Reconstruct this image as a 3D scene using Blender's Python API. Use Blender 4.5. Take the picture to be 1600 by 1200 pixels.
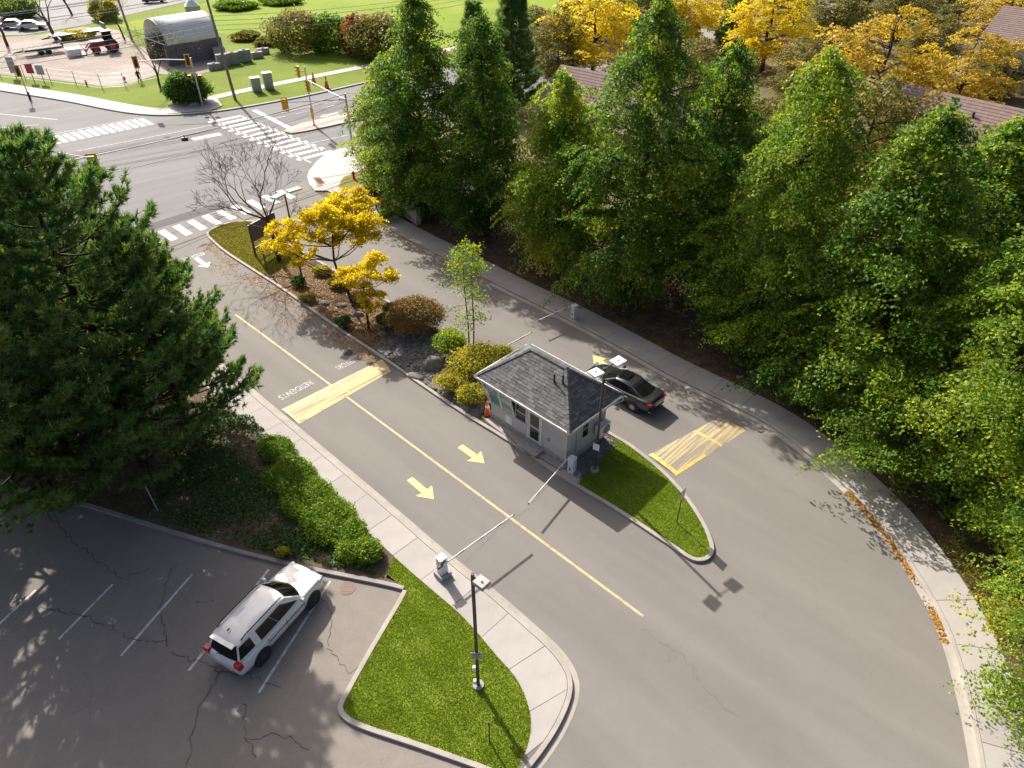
import bpy, bmesh, math, random
import numpy as np
from mathutils import Vector, Matrix

# ------------------------------------------------------------------ camera, sky, sun, exposure
for o in list(bpy.data.objects):
    bpy.data.objects.remove(o, do_unlink=True)
SC = bpy.context.scene
COL = SC.collection
CAM_H, FOC, PITCH = 26.0, 1109.0, math.radians(37.5)
SUN_EL, SUN_AZ = math.radians(36.5), math.radians(32.0)   # sun ahead of the camera and to its left

cam_d = bpy.data.cameras.new('camera')
cam_d.sensor_fit = 'HORIZONTAL'
cam_d.sensor_width = 36.0
cam_d.lens = 36.0 * FOC / 1600.0
cam_d.clip_start, cam_d.clip_end = 0.5, 4000.0
cam = bpy.data.objects.new('camera', cam_d)
COL.objects.link(cam)
cam.location = (0, 0, CAM_H)
cam.rotation_euler = (math.pi / 2 - PITCH, 0, 0)
SC.camera = cam

world = bpy.data.worlds.new('World')
SC.world = world
world.use_nodes = True
wn = world.node_tree
wn.nodes.clear()
sky = wn.nodes.new('ShaderNodeTexSky')
sky.sky_type = 'NISHITA'
sky.sun_disc = False
sky.sun_elevation = SUN_EL
sky.sun_rotation = -SUN_AZ
sky.altitude = 100
sky.air_density = 0.55
sky.dust_density = 5.0
sky.ozone_density = 0.0
bg = wn.nodes.new('ShaderNodeBackground')
bg.inputs['Strength'].default_value = 0.12
wo = wn.nodes.new('ShaderNodeOutputWorld')
wn.links.new(sky.outputs[0], bg.inputs[0])
wn.links.new(bg.outputs[0], wo.inputs[0])

sun_d = bpy.data.lights.new('sun', 'SUN')
sun_d.energy = 4.8
sun_d.angle = math.radians(0.53)
sun_d.color = (1.0, 0.95, 0.87)
sun = bpy.data.objects.new('sun', sun_d)
COL.objects.link(sun)
SDIR = Vector((-math.sin(SUN_AZ) * math.cos(SUN_EL), math.cos(SUN_AZ) * math.cos(SUN_EL), math.sin(SUN_EL)))
sun.rotation_euler = SDIR.to_track_quat('Z', 'Y').to_euler()
sun.location = SDIR * 200

SC.view_settings.view_transform = 'Standard'
SC.view_settings.look = 'None'
SC.view_settings.gamma = 1.0
SC.view_settings.exposure = 0.70
SC.render.engine = 'CYCLES'
SC.cycles.max_bounces = 7
SC.cycles.diffuse_bounces = 3
SC.cycles.transmission_bounces = 4
SC.cycles.glossy_bounces = 3
SC.cycles.transparent_max_bounces = 6
SC.cycles.caustics_reflective = False
SC.cycles.caustics_refractive = False
SC.cycles.sample_clamp_indirect = 6.0

# ------------------------------------------------------------------ photo pixel -> place
_c, _s = math.cos(PITCH), math.sin(PITCH)
def ray(px, py):
    x = (px - 800) / FOC
    y = -(py - 600) / FOC
    return Vector((x, _c + y * _s, -_s + y * _c))
def G(px, py, z=0.0):
    """point of height z seen at that pixel"""
    d = ray(px, py)
    t = (CAM_H - z) / -d.z
    return Vector((d.x * t, d.y * t, z))
def G2(px, py, z=0.0):
    p = G(px, py, z)
    return (p.x, p.y)
def at_depth(px, py, Y):
    """point seen at that pixel on the vertical plane y = Y"""
    d = ray(px, py)
    t = Y / d.y
    return Vector((d.x * t, Y, CAM_H + d.z * t))
def height_over(base, px, py):
    """height above a ground point where the pixel's ray passes over it"""
    d = ray(px, py)
    t = (base.x * d.x + base.y * d.y) / (d.x * d.x + d.y * d.y)
    return CAM_H + d.z * t
def pts(*l, z=0.0):
    return [G2(x, y, z) for x, y in l]

# ------------------------------------------------------------------ mesh helpers
class MB:
    def __init__(s):
        s.v, s.f = [], []
    def add(s, vs, fs):
        o = len(s.v)
        s.v.extend([tuple(p) for p in vs])
        s.f.extend([tuple(i + o for i in f) for f in fs])
        return s
    def box(s, c, size, rot=None, taper=1.0):
        hx, hy, hz = size[0] / 2, size[1] / 2, size[2] / 2
        V = []
        for z in (-1, 1):
            k = taper if z > 0 else 1.0
            for x, y in ((-1, -1), (1, -1), (1, 1), (-1, 1)):
                p = Vector((x * hx * k, y * hy * k, z * hz))
                if rot is not None:
                    p = rot @ p
                V.append(p + Vector(c))
        return s.add(V, [(3, 2, 1, 0), (4, 5, 6, 7), (0, 1, 5, 4), (1, 2, 6, 5), (2, 3, 7, 6), (3, 0, 4, 7)])
    def bbox(s, x0, x1, y0, y1, z0, z1):
        return s.box(((x0 + x1) / 2, (y0 + y1) / 2, (z0 + z1) / 2), (x1 - x0, y1 - y0, z1 - z0))
    def cyl(s, p0, p1, r0, r1=None, n=10, caps=True):
        r1 = r0 if r1 is None else r1
        p0, p1 = Vector(p0), Vector(p1)
        d = (p1 - p0).normalized()
        a = d.orthogonal().normalized()
        b = d.cross(a)
        V = []
        for p, r in ((p0, r0), (p1, r1)):
            for i in range(n):
                t = 2 * math.pi * i / n
                V.append(p + a * (r * math.cos(t)) + b * (r * math.sin(t)))
        F = [(i, (i + 1) % n, n + (i + 1) % n, n + i) for i in range(n)]
        if caps:
            F += [tuple(range(n - 1, -1, -1)), tuple(range(n, 2 * n))]
        return s.add(V, F)
    def tube(s, path, radii, n=6):
        path = [Vector(p) for p in path]
        if not hasattr(radii, '__len__'):
            radii = [radii] * len(path)
        V, F = [], []
        a = None
        for k, p in enumerate(path):
            d = (path[min(k + 1, len(path) - 1)] - path[max(k - 1, 0)])
            d = d.normalized() if d.length > 1e-9 else Vector((0, 0, 1))
            if a is None:
                a = d.orthogonal().normalized()
            else:
                a = (a - d * a.dot(d))
                a = a.normalized() if a.length > 1e-6 else d.orthogonal().normalized()
            b = d.cross(a)
            for i in range(n):
                t = 2 * math.pi * i / n
                V.append(p + a * (radii[k] * math.cos(t)) + b * (radii[k] * math.sin(t)))
        for k in range(len(path) - 1):
            for i in range(n):
                j = (i + 1) % n
                F.append((k * n + i, k * n + j, (k + 1) * n + j, (k + 1) * n + i))
        F.append(tuple(range(n - 1, -1, -1)))
        F.append(tuple((len(path) - 1) * n + i for i in range(n)))
        return s.add(V, F)
    def prism(s, poly, z0, z1, bottom=False):
        poly = [(p[0], p[1]) for p in poly]
        ar = sum(poly[i][0] * poly[(i + 1) % len(poly)][1] - poly[(i + 1) % len(poly)][0] * poly[i][1] for i in range(len(poly)))
        if ar < 0:
            poly = poly[::-1]
        n = len(poly)
        V = [(x, y, z0) for x, y in poly] + [(x, y, z1) for x, y in poly]
        F = [(i, (i + 1) % n, n + (i + 1) % n, n + i) for i in range(n)] + [tuple(range(n, 2 * n))]
        if bottom:
            F.append(tuple(range(n - 1, -1, -1)))
        return s.add(V, F)
    def sheet(s, poly, z):
        poly = [(p[0], p[1]) for p in poly]
        ar = sum(poly[i][0] * poly[(i + 1) % len(poly)][1] - poly[(i + 1) % len(poly)][0] * poly[i][1] for i in range(len(poly)))
        if ar < 0:
            poly = poly[::-1]
        return s.add([(x, y, z) for x, y in poly], [tuple(range(len(poly)))])
    def loft(s, rings, caps=True):
        n = len(rings[0])
        V = [p for r in rings for p in r]
        F = []
        for k in range(len(rings) - 1):
            for i in range(n):
                j = (i + 1) % n
                F.append((k * n + i, k * n + j, (k + 1) * n + j, (k + 1) * n + i))
        if caps:
            F.append(tuple(range(n - 1, -1, -1)))
            F.append(tuple((len(rings) - 1) * n + i for i in range(n)))
        return s.add(V, F)
    def mesh(s, name, mat, smooth=False, bevel=0.0, tri=False):
        me = bpy.data.meshes.new(name)
        me.from_pydata(s.v, [], s.f)
        if bevel > 0 or tri:
            bm = bmesh.new()
            bm.from_mesh(me)
            bmesh.ops.remove_doubles(bm, verts=bm.verts, dist=1e-5)
            if bevel > 0:
                ed = [e for e in bm.edges if len(e.link_faces) == 2 and e.calc_face_angle(0) > 0.6]
                bmesh.ops.bevel(bm, geom=ed, offset=bevel, segments=2, profile=0.6, affect='EDGES', clamp_overlap=True)
            if tri:
                bmesh.ops.triangulate(bm, faces=[f for f in bm.faces if len(f.verts) > 4])
            bm.to_mesh(me)
            bm.free()
        if smooth:
            me.polygons.foreach_set('use_smooth', [True] * len(me.polygons))
            if smooth != 'all':
                try:
                    me.set_sharp_from_angle(angle=math.radians(38))
                except Exception:
                    pass
        if mat is not None:
            me.materials.append(mat)
        me.update()
        return me
    def build(s, name, mat, parent=None, smooth=False, bevel=0.0, tri=False, loc=None, rot=None, **tagkw):
        return link(name, s.mesh(name, mat, smooth, bevel, tri), parent, loc, rot, **tagkw)

def link(name, me, parent=None, loc=None, rot=None, **tagkw):
    o = bpy.data.objects.new(name, me)
    COL.objects.link(o)
    if parent is not None:
        o.parent = parent
    if loc is not None:
        o.location = loc
    if rot is not None:
        o.rotation_euler = rot
    if tagkw:
        tag(o, **tagkw)
    return o
def tag(o, label=None, cat=None, group=None, kind=None):
    if label:
        o['label'] = label
    if cat:
        o['category'] = cat
    if group:
        o['group'] = group
    if kind:
        o['kind'] = kind
    return o
def thing(name, label, cat, loc=(0, 0, 0), rz=0.0, group=None):
    o = bpy.data.objects.new(name, None)
    o.empty_display_size = 0.3
    COL.objects.link(o)
    o.location = loc
    o.rotation_euler = (0, 0, rz)
    return tag(o, label, cat, group)
def copy_tree(o, parent=None):
    c = o.copy()
    COL.objects.link(c)
    c.parent = parent
    for ch in o.children:
        copy_tree(ch, c)
    return c

def resample(path, step):
    P = [Vector((p[0], p[1])) for p in path]
    out = [P[0]]
    for a, b in zip(P[:-1], P[1:]):
        n = max(1, int(round((b - a).length / step)))
        for i in range(1, n + 1):
            out.append(a.lerp(b, i / n))
    return [(p.x, p.y) for p in out]
def smooth_path(path, it=2, closed=False):
    P = [Vector((p[0], p[1])) for p in path]
    for _ in range(it):
        Q = []
        n = len(P)
        if closed:
            for i in range(n):
                a, b = P[i], P[(i + 1) % n]
                Q += [a.lerp(b, .25), a.lerp(b, .75)]
        else:
            Q = [P[0]]
            for i in range(n - 1):
                a, b = P[i], P[i + 1]
                if i > 0:
                    Q.append(a.lerp(b, .25))
                if i < n - 2:
                    Q.append(a.lerp(b, .75))
            Q.append(P[-1])
        P = Q
    return [(p.x, p.y) for p in P]
def offset_path(path, d, closed=False):
    """shift a polyline to its left by d"""
    P = [Vector((p[0], p[1])) for p in path]
    n = len(P)
    out = []
    for i in range(n):
        a = P[i - 1] if (i > 0 or closed) else P[i]
        b = P[(i + 1) % n] if (i < n - 1 or closed) else P[i]
        t1 = (P[i] - a)
        t2 = (b - P[i])
        t1 = t1.normalized() if t1.length > 1e-9 else t2.normalized()
        t2 = t2.normalized() if t2.length > 1e-9 else t1
        n1, n2 = Vector((-t1.y, t1.x)), Vector((-t2.y, t2.x))
        m = (n1 + n2)
        m = m.normalized() if m.length > 1e-6 else n1
        k = 1.0 / max(0.5, m.dot(n1))
        out.append((P[i].x + m.x * d * k, P[i].y + m.y * d * k))
    return out
def ribbon(mb, pa, pb, z0, z1, closed=False):
    """solid between two matching polylines"""
    n = len(pa)
    V = []
    for p in pa: V.append((p[0], p[1], z0))
    for p in pb: V.append((p[0], p[1], z0))
    for p in pa: V.append((p[0], p[1], z1))
    for p in pb: V.append((p[0], p[1], z1))
    F = []
    m = n if closed else n - 1
    for i in range(m):
        j = (i + 1) % n
        F.append((2 * n + i, 2 * n + j, 3 * n + j, 3 * n + i))
        F.append((i, j, 2 * n + j, 2 * n + i))
        F.append((n + j, n + i, 3 * n + i, 3 * n + j))
    if not closed:
        F.append((0, 2 * n, 3 * n, n))
        F.append((n - 1, 2 * n - 1, 4 * n - 1, 3 * n - 1))
    mb.add(V, F)
    return mb
def fix_normals(o):
    bm = bmesh.new()
    bm.from_mesh(o.data)
    bmesh.ops.recalc_face_normals(bm, faces=bm.faces)
    bm.to_mesh(o.data)
    bm.free()
    return o

# ------------------------------------------------------------------ materials
def new_mat(name):
    m = bpy.data.materials.new(name)
    m.use_nodes = True
    nt = m.node_tree
    b = nt.nodes['Principled BSDF']
    return m, nt, b
def rgba(c):
    return (c[0], c[1], c[2], 1.0)
def tex_coord(nt, scale=(1, 1, 1), rz=0.0, obj=True):
    tc = nt.nodes.new('ShaderNodeTexCoord')
    mp = nt.nodes.new('ShaderNodeMapping')
    mp.vector_type = 'TEXTURE'          # turn into the direction rz first, then stretch
    mp.inputs['Scale'].default_value = tuple(1.0 / k for k in scale)
    mp.inputs['Rotation'].default_value = (0, 0, rz)
    nt.links.new(tc.outputs['Object'], mp.inputs['Vector'])
    return mp.outputs['Vector']
def noise(nt, vec, scale, detail=4, rough=0.6):
    n = nt.nodes.new('ShaderNodeTexNoise')
    n.inputs['Scale'].default_value = scale
    n.inputs['Detail'].default_value = detail
    n.inputs['Roughness'].default_value = rough
    nt.links.new(vec, n.inputs['Vector'])
    return n.outputs['Fac']
def ramp(nt, fac, stops):
    r = nt.nodes.new('ShaderNodeValToRGB')
    e = r.color_ramp.elements
    while len(e) < len(stops):
        e.new(0.5)
    for k, (p, c) in enumerate(stops):
        e[k].position = p
        e[k].color = rgba(c) if len(c) == 3 else c
    nt.links.new(fac, r.inputs['Fac'])
    return r.outputs['Color']
def mix(nt, fac, a, b, mode='MIX'):
    m = nt.nodes.new('ShaderNodeMix')
    m.data_type = 'RGBA'
    m.blend_type = mode
    for sock, val in ((m.inputs['Factor'], fac), (m.inputs[6], a), (m.inputs[7], b)):
        if isinstance(val, (int, float)):
            sock.default_value = val
        elif isinstance(val, (tuple, list)):
            sock.default_value = rgba(val)
        else:
            nt.links.new(val, sock)
    return m.outputs[2]
def math_n(nt, op, a, b=None):
    m = nt.nodes.new('ShaderNodeMath')
    m.operation = op
    for i, v in enumerate((a, b)):
        if v is None:
            continue
        if isinstance(v, (int, float)):
            m.inputs[i].default_value = v
        else:
            nt.links.new(v, m.inputs[i])
    return m.outputs[0]
def bump(nt, b, height, strength=0.3, dist=0.02):
    bn = nt.nodes.new('ShaderNodeBump')
    bn.inputs['Strength'].default_value = strength
    bn.inputs['Distance'].default_value = dist
    nt.links.new(height, bn.inputs['Height'])
    nt.links.new(bn.outputs[0], b.inputs['Normal'])
def solid(name, c, rough=0.6, metal=0.0, var=0.06, scale=6.0, spec=None):
    """a plain colour with slight uneven wear"""
    m, nt, b = new_mat(name)
    v = tex_coord(nt)
    f = noise(nt, v, scale, 5, 0.65)
    lo = tuple(max(0, x * (1 - var * 2)) for x in c)
    hi = tuple(min(1, x * (1 + var)) for x in c)
    nt.links.new(ramp(nt, f, [(0.3, lo), (0.7, hi)]), b.inputs['Base Color'])
    b.inputs['Roughness'].default_value = rough
    b.inputs['Metallic'].default_value = metal
    if spec is not None:
        b.inputs['Specular IOR Level'].default_value = spec
    return m
def asphalt(name, c, streak=0.0, rz=0.0, cracks=0.0, speck=0.25, patch=0.12, tint2=None):
    m, nt, b = new_mat(name)
    v = tex_coord(nt)
    big = noise(nt, v, 0.12, 4, 0.6)
    mid = noise(nt, v, 1.3, 5, 0.7)
    fin = noise(nt, v, 38.0, 3, 0.8)
    c2 = tint2 or tuple(x * 0.8 for x in c)
    col = mix(nt, ramp(nt, big, [(0.35, (0, 0, 0)), (0.65, (1, 1, 1))]), c2, c)
    col = mix(nt, patch, col, ramp(nt, mid, [(0.3, tuple(x * .55 for x in c)), (0.7, tuple(x * 1.35 for x in c))]))
    if streak > 0:
        vs = tex_coord(nt, (0.06, 0.55, 1), rz)
        st = noise(nt, vs, 1.0, 3, 0.55)
        col = mix(nt, streak, col, ramp(nt, st, [(0.36, tuple(x * .42 for x in c)), (0.62, tuple(x * 1.2 for x in c))]))
    col = mix(nt, speck, col, ramp(nt, fin, [(0.3, tuple(x * .45 for x in c)), (0.55, c), (0.75, tuple(min(1, x * 1.9) for x in c))]))
    if cracks > 0:
        vo = nt.nodes.new('ShaderNodeTexVoronoi')
        vo.feature = 'DISTANCE_TO_EDGE'
        vo.inputs['Scale'].default_value = 0.16
        wv = nt.nodes.new('ShaderNodeVectorMath')
        wv.operation = 'ADD'
        nn = nt.nodes.new('ShaderNodeTexNoise')
        nn.inputs['Scale'].default_value = 0.9
        nn.inputs['Detail'].default_value = 6
        nt.links.new(v, nn.inputs['Vector'])
        nt.links.new(v, wv.inputs[0])
        nt.links.new(nn.outputs['Color'], wv.inputs[1])
        nt.links.new(wv.outputs[0], vo.inputs['Vector'])
        cr = ramp(nt, vo.outputs['Distance'], [(0.0015, (1, 1, 1)), (0.004, (0, 0, 0))])
        gate = ramp(nt, noise(nt, v, 0.25, 2), [(0.5, (0, 0, 0)), (0.6, (1, 1, 1))])
        fac = mix(nt, 1.0, cr, gate, 'MULTIPLY')
        fac2 = mix(nt, 1.0, fac, (cracks,) * 3, 'MULTIPLY')
        col = mix(nt, fac2, col, tuple(x * .3 for x in c))
    nt.links.new(col, b.inputs['Base Color'])
    b.inputs['Roughness'].default_value = 0.88
    b.inputs['Specular IOR Level'].default_value = 0.3
    bump(nt, b, fin, 0.25, 0.01)
    return m
def concrete(name, c, var=0.14):
    m, nt, b = new_mat(name)
    v = tex_coord(nt)
    f1 = noise(nt, v, 0.9, 6, 0.7)
    f2 = noise(nt, v, 22, 3, 0.7)
    oi = nt.nodes.new('ShaderNodeObjectInfo')
    col = ramp(nt, f1, [(0.28, tuple(x * (1 - var * 1.6) for x in c)), (0.72, tuple(min(1, x * (1 + var * .4)) for x in c))])
    col = mix(nt, 0.18, col, ramp(nt, f2, [(0.3, tuple(x * .6 for x in c)), (0.7, tuple(min(1, x * 1.2) for x in c))]))
    rv = ramp(nt, oi.outputs['Random'], [(0, (.88, .88, .88)), (1, (1, 1, 1))])
    col = mix(nt, 1.0, col, rv, 'MULTIPLY')
    nt.links.new(col, b.inputs['Base Color'])
    b.inputs['Roughness'].default_value = 0.85
    bump(nt, b, f2, 0.15, 0.01)
    return m
def ground_mat(name, stops, scale=0.5, fine=9.0, rough=0.95):
    m, nt, b = new_mat(name)
    v = tex_coord(nt)
    f1 = noise(nt, v, scale, 6, 0.7)
    f2 = noise(nt, v, fine, 4, 0.75)
    f = math_n(nt, 'ADD', math_n(nt, 'MULTIPLY', f1, 0.62), math_n(nt, 'MULTIPLY', f2, 0.38))
    nt.links.new(ramp(nt, f, stops), b.inputs['Base Color'])
    b.inputs['Roughness'].default_value = rough
    b.inputs['Specular IOR Level'].default_value = 0.15
    bump(nt, b, f2, 0.6, 0.04)
    return m
def worn_paint(name, c, under, wear=0.5, scale=3.0, stretch=(1, 1, 1), rz=0.0, rough=0.75):
    """road paint with the asphalt showing through"""
    m, nt, b = new_mat(name)
    v = tex_coord(nt, stretch, rz)
    f = noise(nt, v, scale, 6, 0.75)
    v2 = tex_coord(nt)
    f2 = noise(nt, v2, 30, 3, 0.8)
    ff = math_n(nt, 'ADD', math_n(nt, 'MULTIPLY', f, 0.75), math_n(nt, 'MULTIPLY', f2, 0.25))
    lo = wear
    nt.links.new(ramp(nt, ff, [(max(0, lo - 0.07), under), (min(1, lo + 0.05), c)]), b.inputs['Base Color'])
    b.inputs['Roughness'].default_value = rough
    return m
def leaf_mat(name, stops, transl=0.35, rough=0.55, tboost=1.35):
    """leaf colour from a per-leaf tint, light passing through the blade"""
    m, nt, b = new_mat(name)
    at = nt.nodes.new('ShaderNodeAttribute')
    at.attribute_name = 'tint'
    col = ramp(nt, at.outputs['Fac'], stops)
    nt.links.new(col, b.inputs['Base Color'])
    b.inputs['Roughness'].default_value = rough
    b.inputs['Specular IOR Level'].default_value = 0.25
    tr = nt.nodes.new('ShaderNodeBsdfTranslucent')
    tcol = mix(nt, 1.0, col, (tboost, tboost * 1.02, tboost * .55), 'MULTIPLY')
    nt.links.new(tcol, tr.inputs['Color'])
    ms = nt.nodes.new('ShaderNodeMixShader')
    ms.inputs[0].default_value = transl
    nt.links.new(b.outputs[0], ms.inputs[1])
    nt.links.new(tr.outputs[0], ms.inputs[2])
    nt.links.new(ms.outputs[0], nt.nodes['Material Output'].inputs['Surface'])
    return m
def glass_mat(name, c, rough=0.06, spec=0.6):
    m, nt, b = new_mat(name)
    v = tex_coord(nt)
    f = noise(nt, v, 1.6, 3, 0.5)
    nt.links.new(ramp(nt, f, [(0.3, tuple(x * .7 for x in c)), (0.7, c)]), b.inputs['Base Color'])
    b.inputs['Roughness'].default_value = rough
    b.inputs['Specular IOR Level'].default_value = spec
    return m
def car_paint(name, c, metal=0.0, rough=0.35):
    m, nt, b = new_mat(name)
    v = tex_coord(nt)
    f = noise(nt, v, 5, 4, 0.6)
    nt.links.new(ramp(nt, f, [(0.3, tuple(x * .93 for x in c)), (0.7, c)]), b.inputs['Base Color'])
    b.inputs['Metallic'].default_value = metal
    b.inputs['Roughness'].default_value = rough
    b.inputs['Coat Weight'].default_value = 0.7
    b.inputs['Coat Roughness'].default_value = 0.06
    return m
def emis(name, c, strength):
    m, nt, b = new_mat(name)
    b.inputs['Base Color'].default_value = rgba(c)
    b.inputs['Emission Color'].default_value = rgba(c)
    b.inputs['Emission Strength'].default_value = strength
    return m

LANE = math.radians(-44.3)      # the driveway runs from far left to near right
M = {}
M['asphalt'] = asphalt('driveway_asphalt', (.206, .189, .171), 0.20, LANE, cracks=0.10, speck=0.22, tint2=(.186, .171, .156))
M['road'] = asphalt('main_road_asphalt', (.190, .185, .184), 0.26, math.radians(40), cracks=0.12, speck=0.14, tint2=(.168, .165, .164))
M['lot'] = asphalt('parking_asphalt', (.25, .222, .19), 0.0, 0, cracks=0.3, speck=0.34, patch=0.25, tint2=(.215, .195, .17))
M['patch'] = asphalt('patched_asphalt', (.105, .10, .098), speck=0.2)
M['lane_far'] = asphalt('distant_asphalt', (.24, .235, .23), speck=0.1)
M['concrete'] = concrete('sidewalk_concrete', (.395, .366, .338), 0.10)
M['kerb'] = concrete('kerb_concrete', (.43, .39, .345), 0.22)
M['kerb_old'] = concrete('old_kerb_concrete', (.36, .33, .30), 0.3)
M['pad'] = concrete('corner_pad_concrete', (.45, .425, .40), 0.08)
M['joint'] = solid('joint_sand', (.16, .145, .13), 0.95)
M['gravelbase'] = ground_mat('rock_mulch', [(.30, (.05, .045, .042)), (.5, (.16, .145, .135)), (.68, (.30, .275, .25))], 2.0, 14)
M['lawn'] = ground_mat('lawn_turf', [(.32, (.12, .17, .015)), (.5, (.19, .25, .025)), (.66, (.28, .31, .06))], 0.7, 12)
M['dry_lawn'] = ground_mat('dry_lawn_turf', [(.30, (.10, .11, .02)), (.5, (.19, .17, .035)), (.68, (.28, .22, .08))], 0.6, 10)
M['field'] = ground_mat('field_grass', [(.30, (.12, .18, .015)), (.5, (.19, .265, .02)), (.70, (.27, .32, .045))], 0.06, 1.2)
M['verge'] = ground_mat('verge_grass', [(.30, (.09, .14, .013)), (.5, (.145, .20, .02)), (.70, (.21, .24, .05))], 0.15, 3)
M['earth'] = ground_mat('yard_earth', [(.28, (.20, .17, .145)), (.5, (.32, .275, .24)), (.72, (.44, .39, .35))], 0.08, 1.4)
M['mulch'] = ground_mat('leaf_mulch', [(.30, (.035, .026, .02)), (.48, (.085, .06, .042)), (.62, (.17, .115, .07)), (.75, (.25, .2, .13))], 1.2, 11)
M['needles'] = ground_mat('needle_litter', [(.30, (.05, .040, .024)), (.5, (.115, .088, .055)), (.72, (.20, .155, .10))], 0.9, 10)
M['backyard'] = ground_mat('backyard_ground', [(.30, (.07, .075, .03)), (.5, (.16, .13, .065)), (.72, (.30, .20, .10))], 0.12, 2.5)
M['white_paint'] = worn_paint('white_road_paint', (.66, .65, .63), (.21, .20, .195), 0.41, 2.2)
M['white_paint2'] = worn_paint('thin_white_road_paint', (.52, .505, .49), (.20, .19, .18), 0.485, 3.0)
M['lot_paint'] = worn_paint('faded_bay_paint', (.62, .60, .57), (.26, .245, .23), 0.46, 3.5)
M['yellow_paint'] = worn_paint('yellow_road_paint', (.70, .50, .22), (.30, .25, .18), 0.39, 2.0)
M['yellow_line'] = worn_paint('yellow_line_paint', (.56, .42, .21), (.25, .22, .18), 0.465, 3.0)
M['hump'] = worn_paint('hump_paint', (.62, .47, .20), (.23, .205, .175), 0.49, 1.0, (7.0, 0.25, 1), LANE)
M['hump2'] = worn_paint('faded_hump_paint', (.58, .44, .17), (.215, .195, .17), 0.535, 1.0, (9.0, 0.22, 1), LANE)
M['hump_edge'] = worn_paint('hump_edge_paint', (.66, .48, .13), (.30, .25, .17), 0.45, 2.5)
M['hump_edge2'] = worn_paint('pale_hump_edge_paint', (.68, .55, .28), (.28, .25, .2), 0.45, 2.5)
M['dark_line'] = solid('crack_filler', (.085, .078, .07), 0.9)
M['tan_line'] = solid('weathered_crack', (.135, .123, .11), 0.9)
M['bark'] = ground_mat('bark', [(.3, (.035, .026, .02)), (.55, (.085, .065, .05)), (.75, (.14, .11, .09))], 1.5, 18)
M['bark_pine'] = ground_mat('pine_bark', [(.3, (.03, .022, .018)), (.55, (.085, .06, .045)), (.75, (.16, .115, .085))], 1.5, 14)
M['bark_bare'] = ground_mat('bare_tree_bark', [(.3, (.05, .036, .034)), (.55, (.105, .08, .075)), (.75, (.17, .135, .13))], 1.5, 18)
M['leaf_green'] = leaf_mat('green_leaves', [(0, (.022, .065, .014)), (.35, (.060, .150, .020)), (.62, (.185, .300, .030)), (.88, (.45, .48, .045)), (1, (.52, .36, .05))], 0.44)
M['leaf_bright'] = leaf_mat('bright_green_leaves', [(0, (.045, .105, .016)), (.35, (.120, .225, .024)), (.62, (.27, .365, .032)), (.88, (.50, .50, .048)), (1, (.54, .36, .05))], 0.45)
M['leaf_dull'] = leaf_mat('turning_brown_leaves', [(0, (0.062, 0.081, 0.025)), (.4, (0.163, 0.169, 0.037)), (.75, (0.312, 0.250, 0.062)), (1, (0.450, 0.237, 0.062))], 0.36)
M['leaf_yellow'] = leaf_mat('golden_leaves', [(0, (.48, .35, .014)), (.4, (.74, .58, .018)), (.8, (.88, .74, .05)), (1, (.76, .46, .02))], 0.48, tboost=1.12)
M['leaf_gold2'] = leaf_mat('amber_leaves', [(0, (.25, .17, .04)), (.4, (.48, .34, .04)), (.8, (.68, .50, .05)), (1, (.45, .26, .06))], 0.40, tboost=1.12)
M['leaf_shrub'] = leaf_mat('yellow_green_shrub_leaves', [(0, (.14, .14, .02)), (.45, (.36, .34, .035)), (.8, (.56, .48, .06)), (1, (.46, .25, .07))], 0.38)
M['leaf_maple'] = leaf_mat('rusty_shrub_leaves', [(0, (0.081, 0.088, 0.027)), (.4, (0.189, 0.155, 0.041)), (.75, (0.365, 0.216, 0.068)), (1, (0.446, 0.176, 0.068))], 0.3)
M['leaf_red'] = leaf_mat('red_shrub_leaves', [(0, (.12, .07, .03)), (.4, (.28, .10, .04)), (.75, (.42, .13, .06)), (1, (.25, .18, .04))], 0.3)
M['leaf_hedge'] = leaf_mat('hedge_leaves', [(0, (0.053, 0.112, 0.012)), (.45, (0.143, 0.247, 0.018)), (.8, (0.255, 0.352, 0.027)), (1, (0.360, 0.375, 0.045))], 0.32)
M['leaf_box'] = leaf_mat('boxwood_leaves', [(0, (0.017, 0.056, 0.011)), (.5, (0.049, 0.126, 0.020)), (1, (0.105, 0.196, 0.028))], 0.2)
M['needle'] = leaf_mat('pine_needles', [(0, (.030, .090, .040)), (.4, (.085, .195, .062)), (.70, (.20, .31, .080)), (.95, (.38, .42, .10)), (1, (.66, .40, .09))], 0.34)
M['blade'] = leaf_mat('grass_blades', [(0, (.115, .185, .013)), (.5, (.205, .285, .021)), (.85, (.29, .355, .04)), (1, (.46, .39, .15))], 0.4)
M['blade_dry'] = leaf_mat('dry_grass_blades', [(0, (0.120, 0.144, 0.018)), (.5, (0.240, 0.228, 0.036)), (.85, (0.360, 0.288, 0.072)), (1, (0.480, 0.336, 0.144))], 0.3)
M['litter'] = leaf_mat('fallen_leaves', [(0, (.14, .07, .02)), (.4, (.34, .16, .03)), (.75, (.52, .28, .05)), (1, (.20, .12, .07))], 0.15)
M['litter_dark'] = leaf_mat('old_fallen_leaves', [(0, (.05, .035, .02)), (.4, (.12, .075, .04)), (.8, (.22, .14, .07)), (1, (.30, .22, .12))], 0.12)
M['white'] = solid('white_enamel', (.78, .78, .76), 0.45)
M['cab'] = solid('cabinet_enamel', (.70, .70, .69), 0.5, var=0.09, scale=3)
M['grey_metal'] = solid('grey_metal', (.36, .37, .38), 0.45, 0.5)
M['galv'] = solid('galvanised_steel', (.50, .50, .50), 0.5, 0.35)
M['dark_metal'] = solid('dark_bronze_metal', (.075, .062, .058), 0.5, 0.2)
M['black'] = solid('black_plastic', (.018, .018, .019), 0.55)
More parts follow.
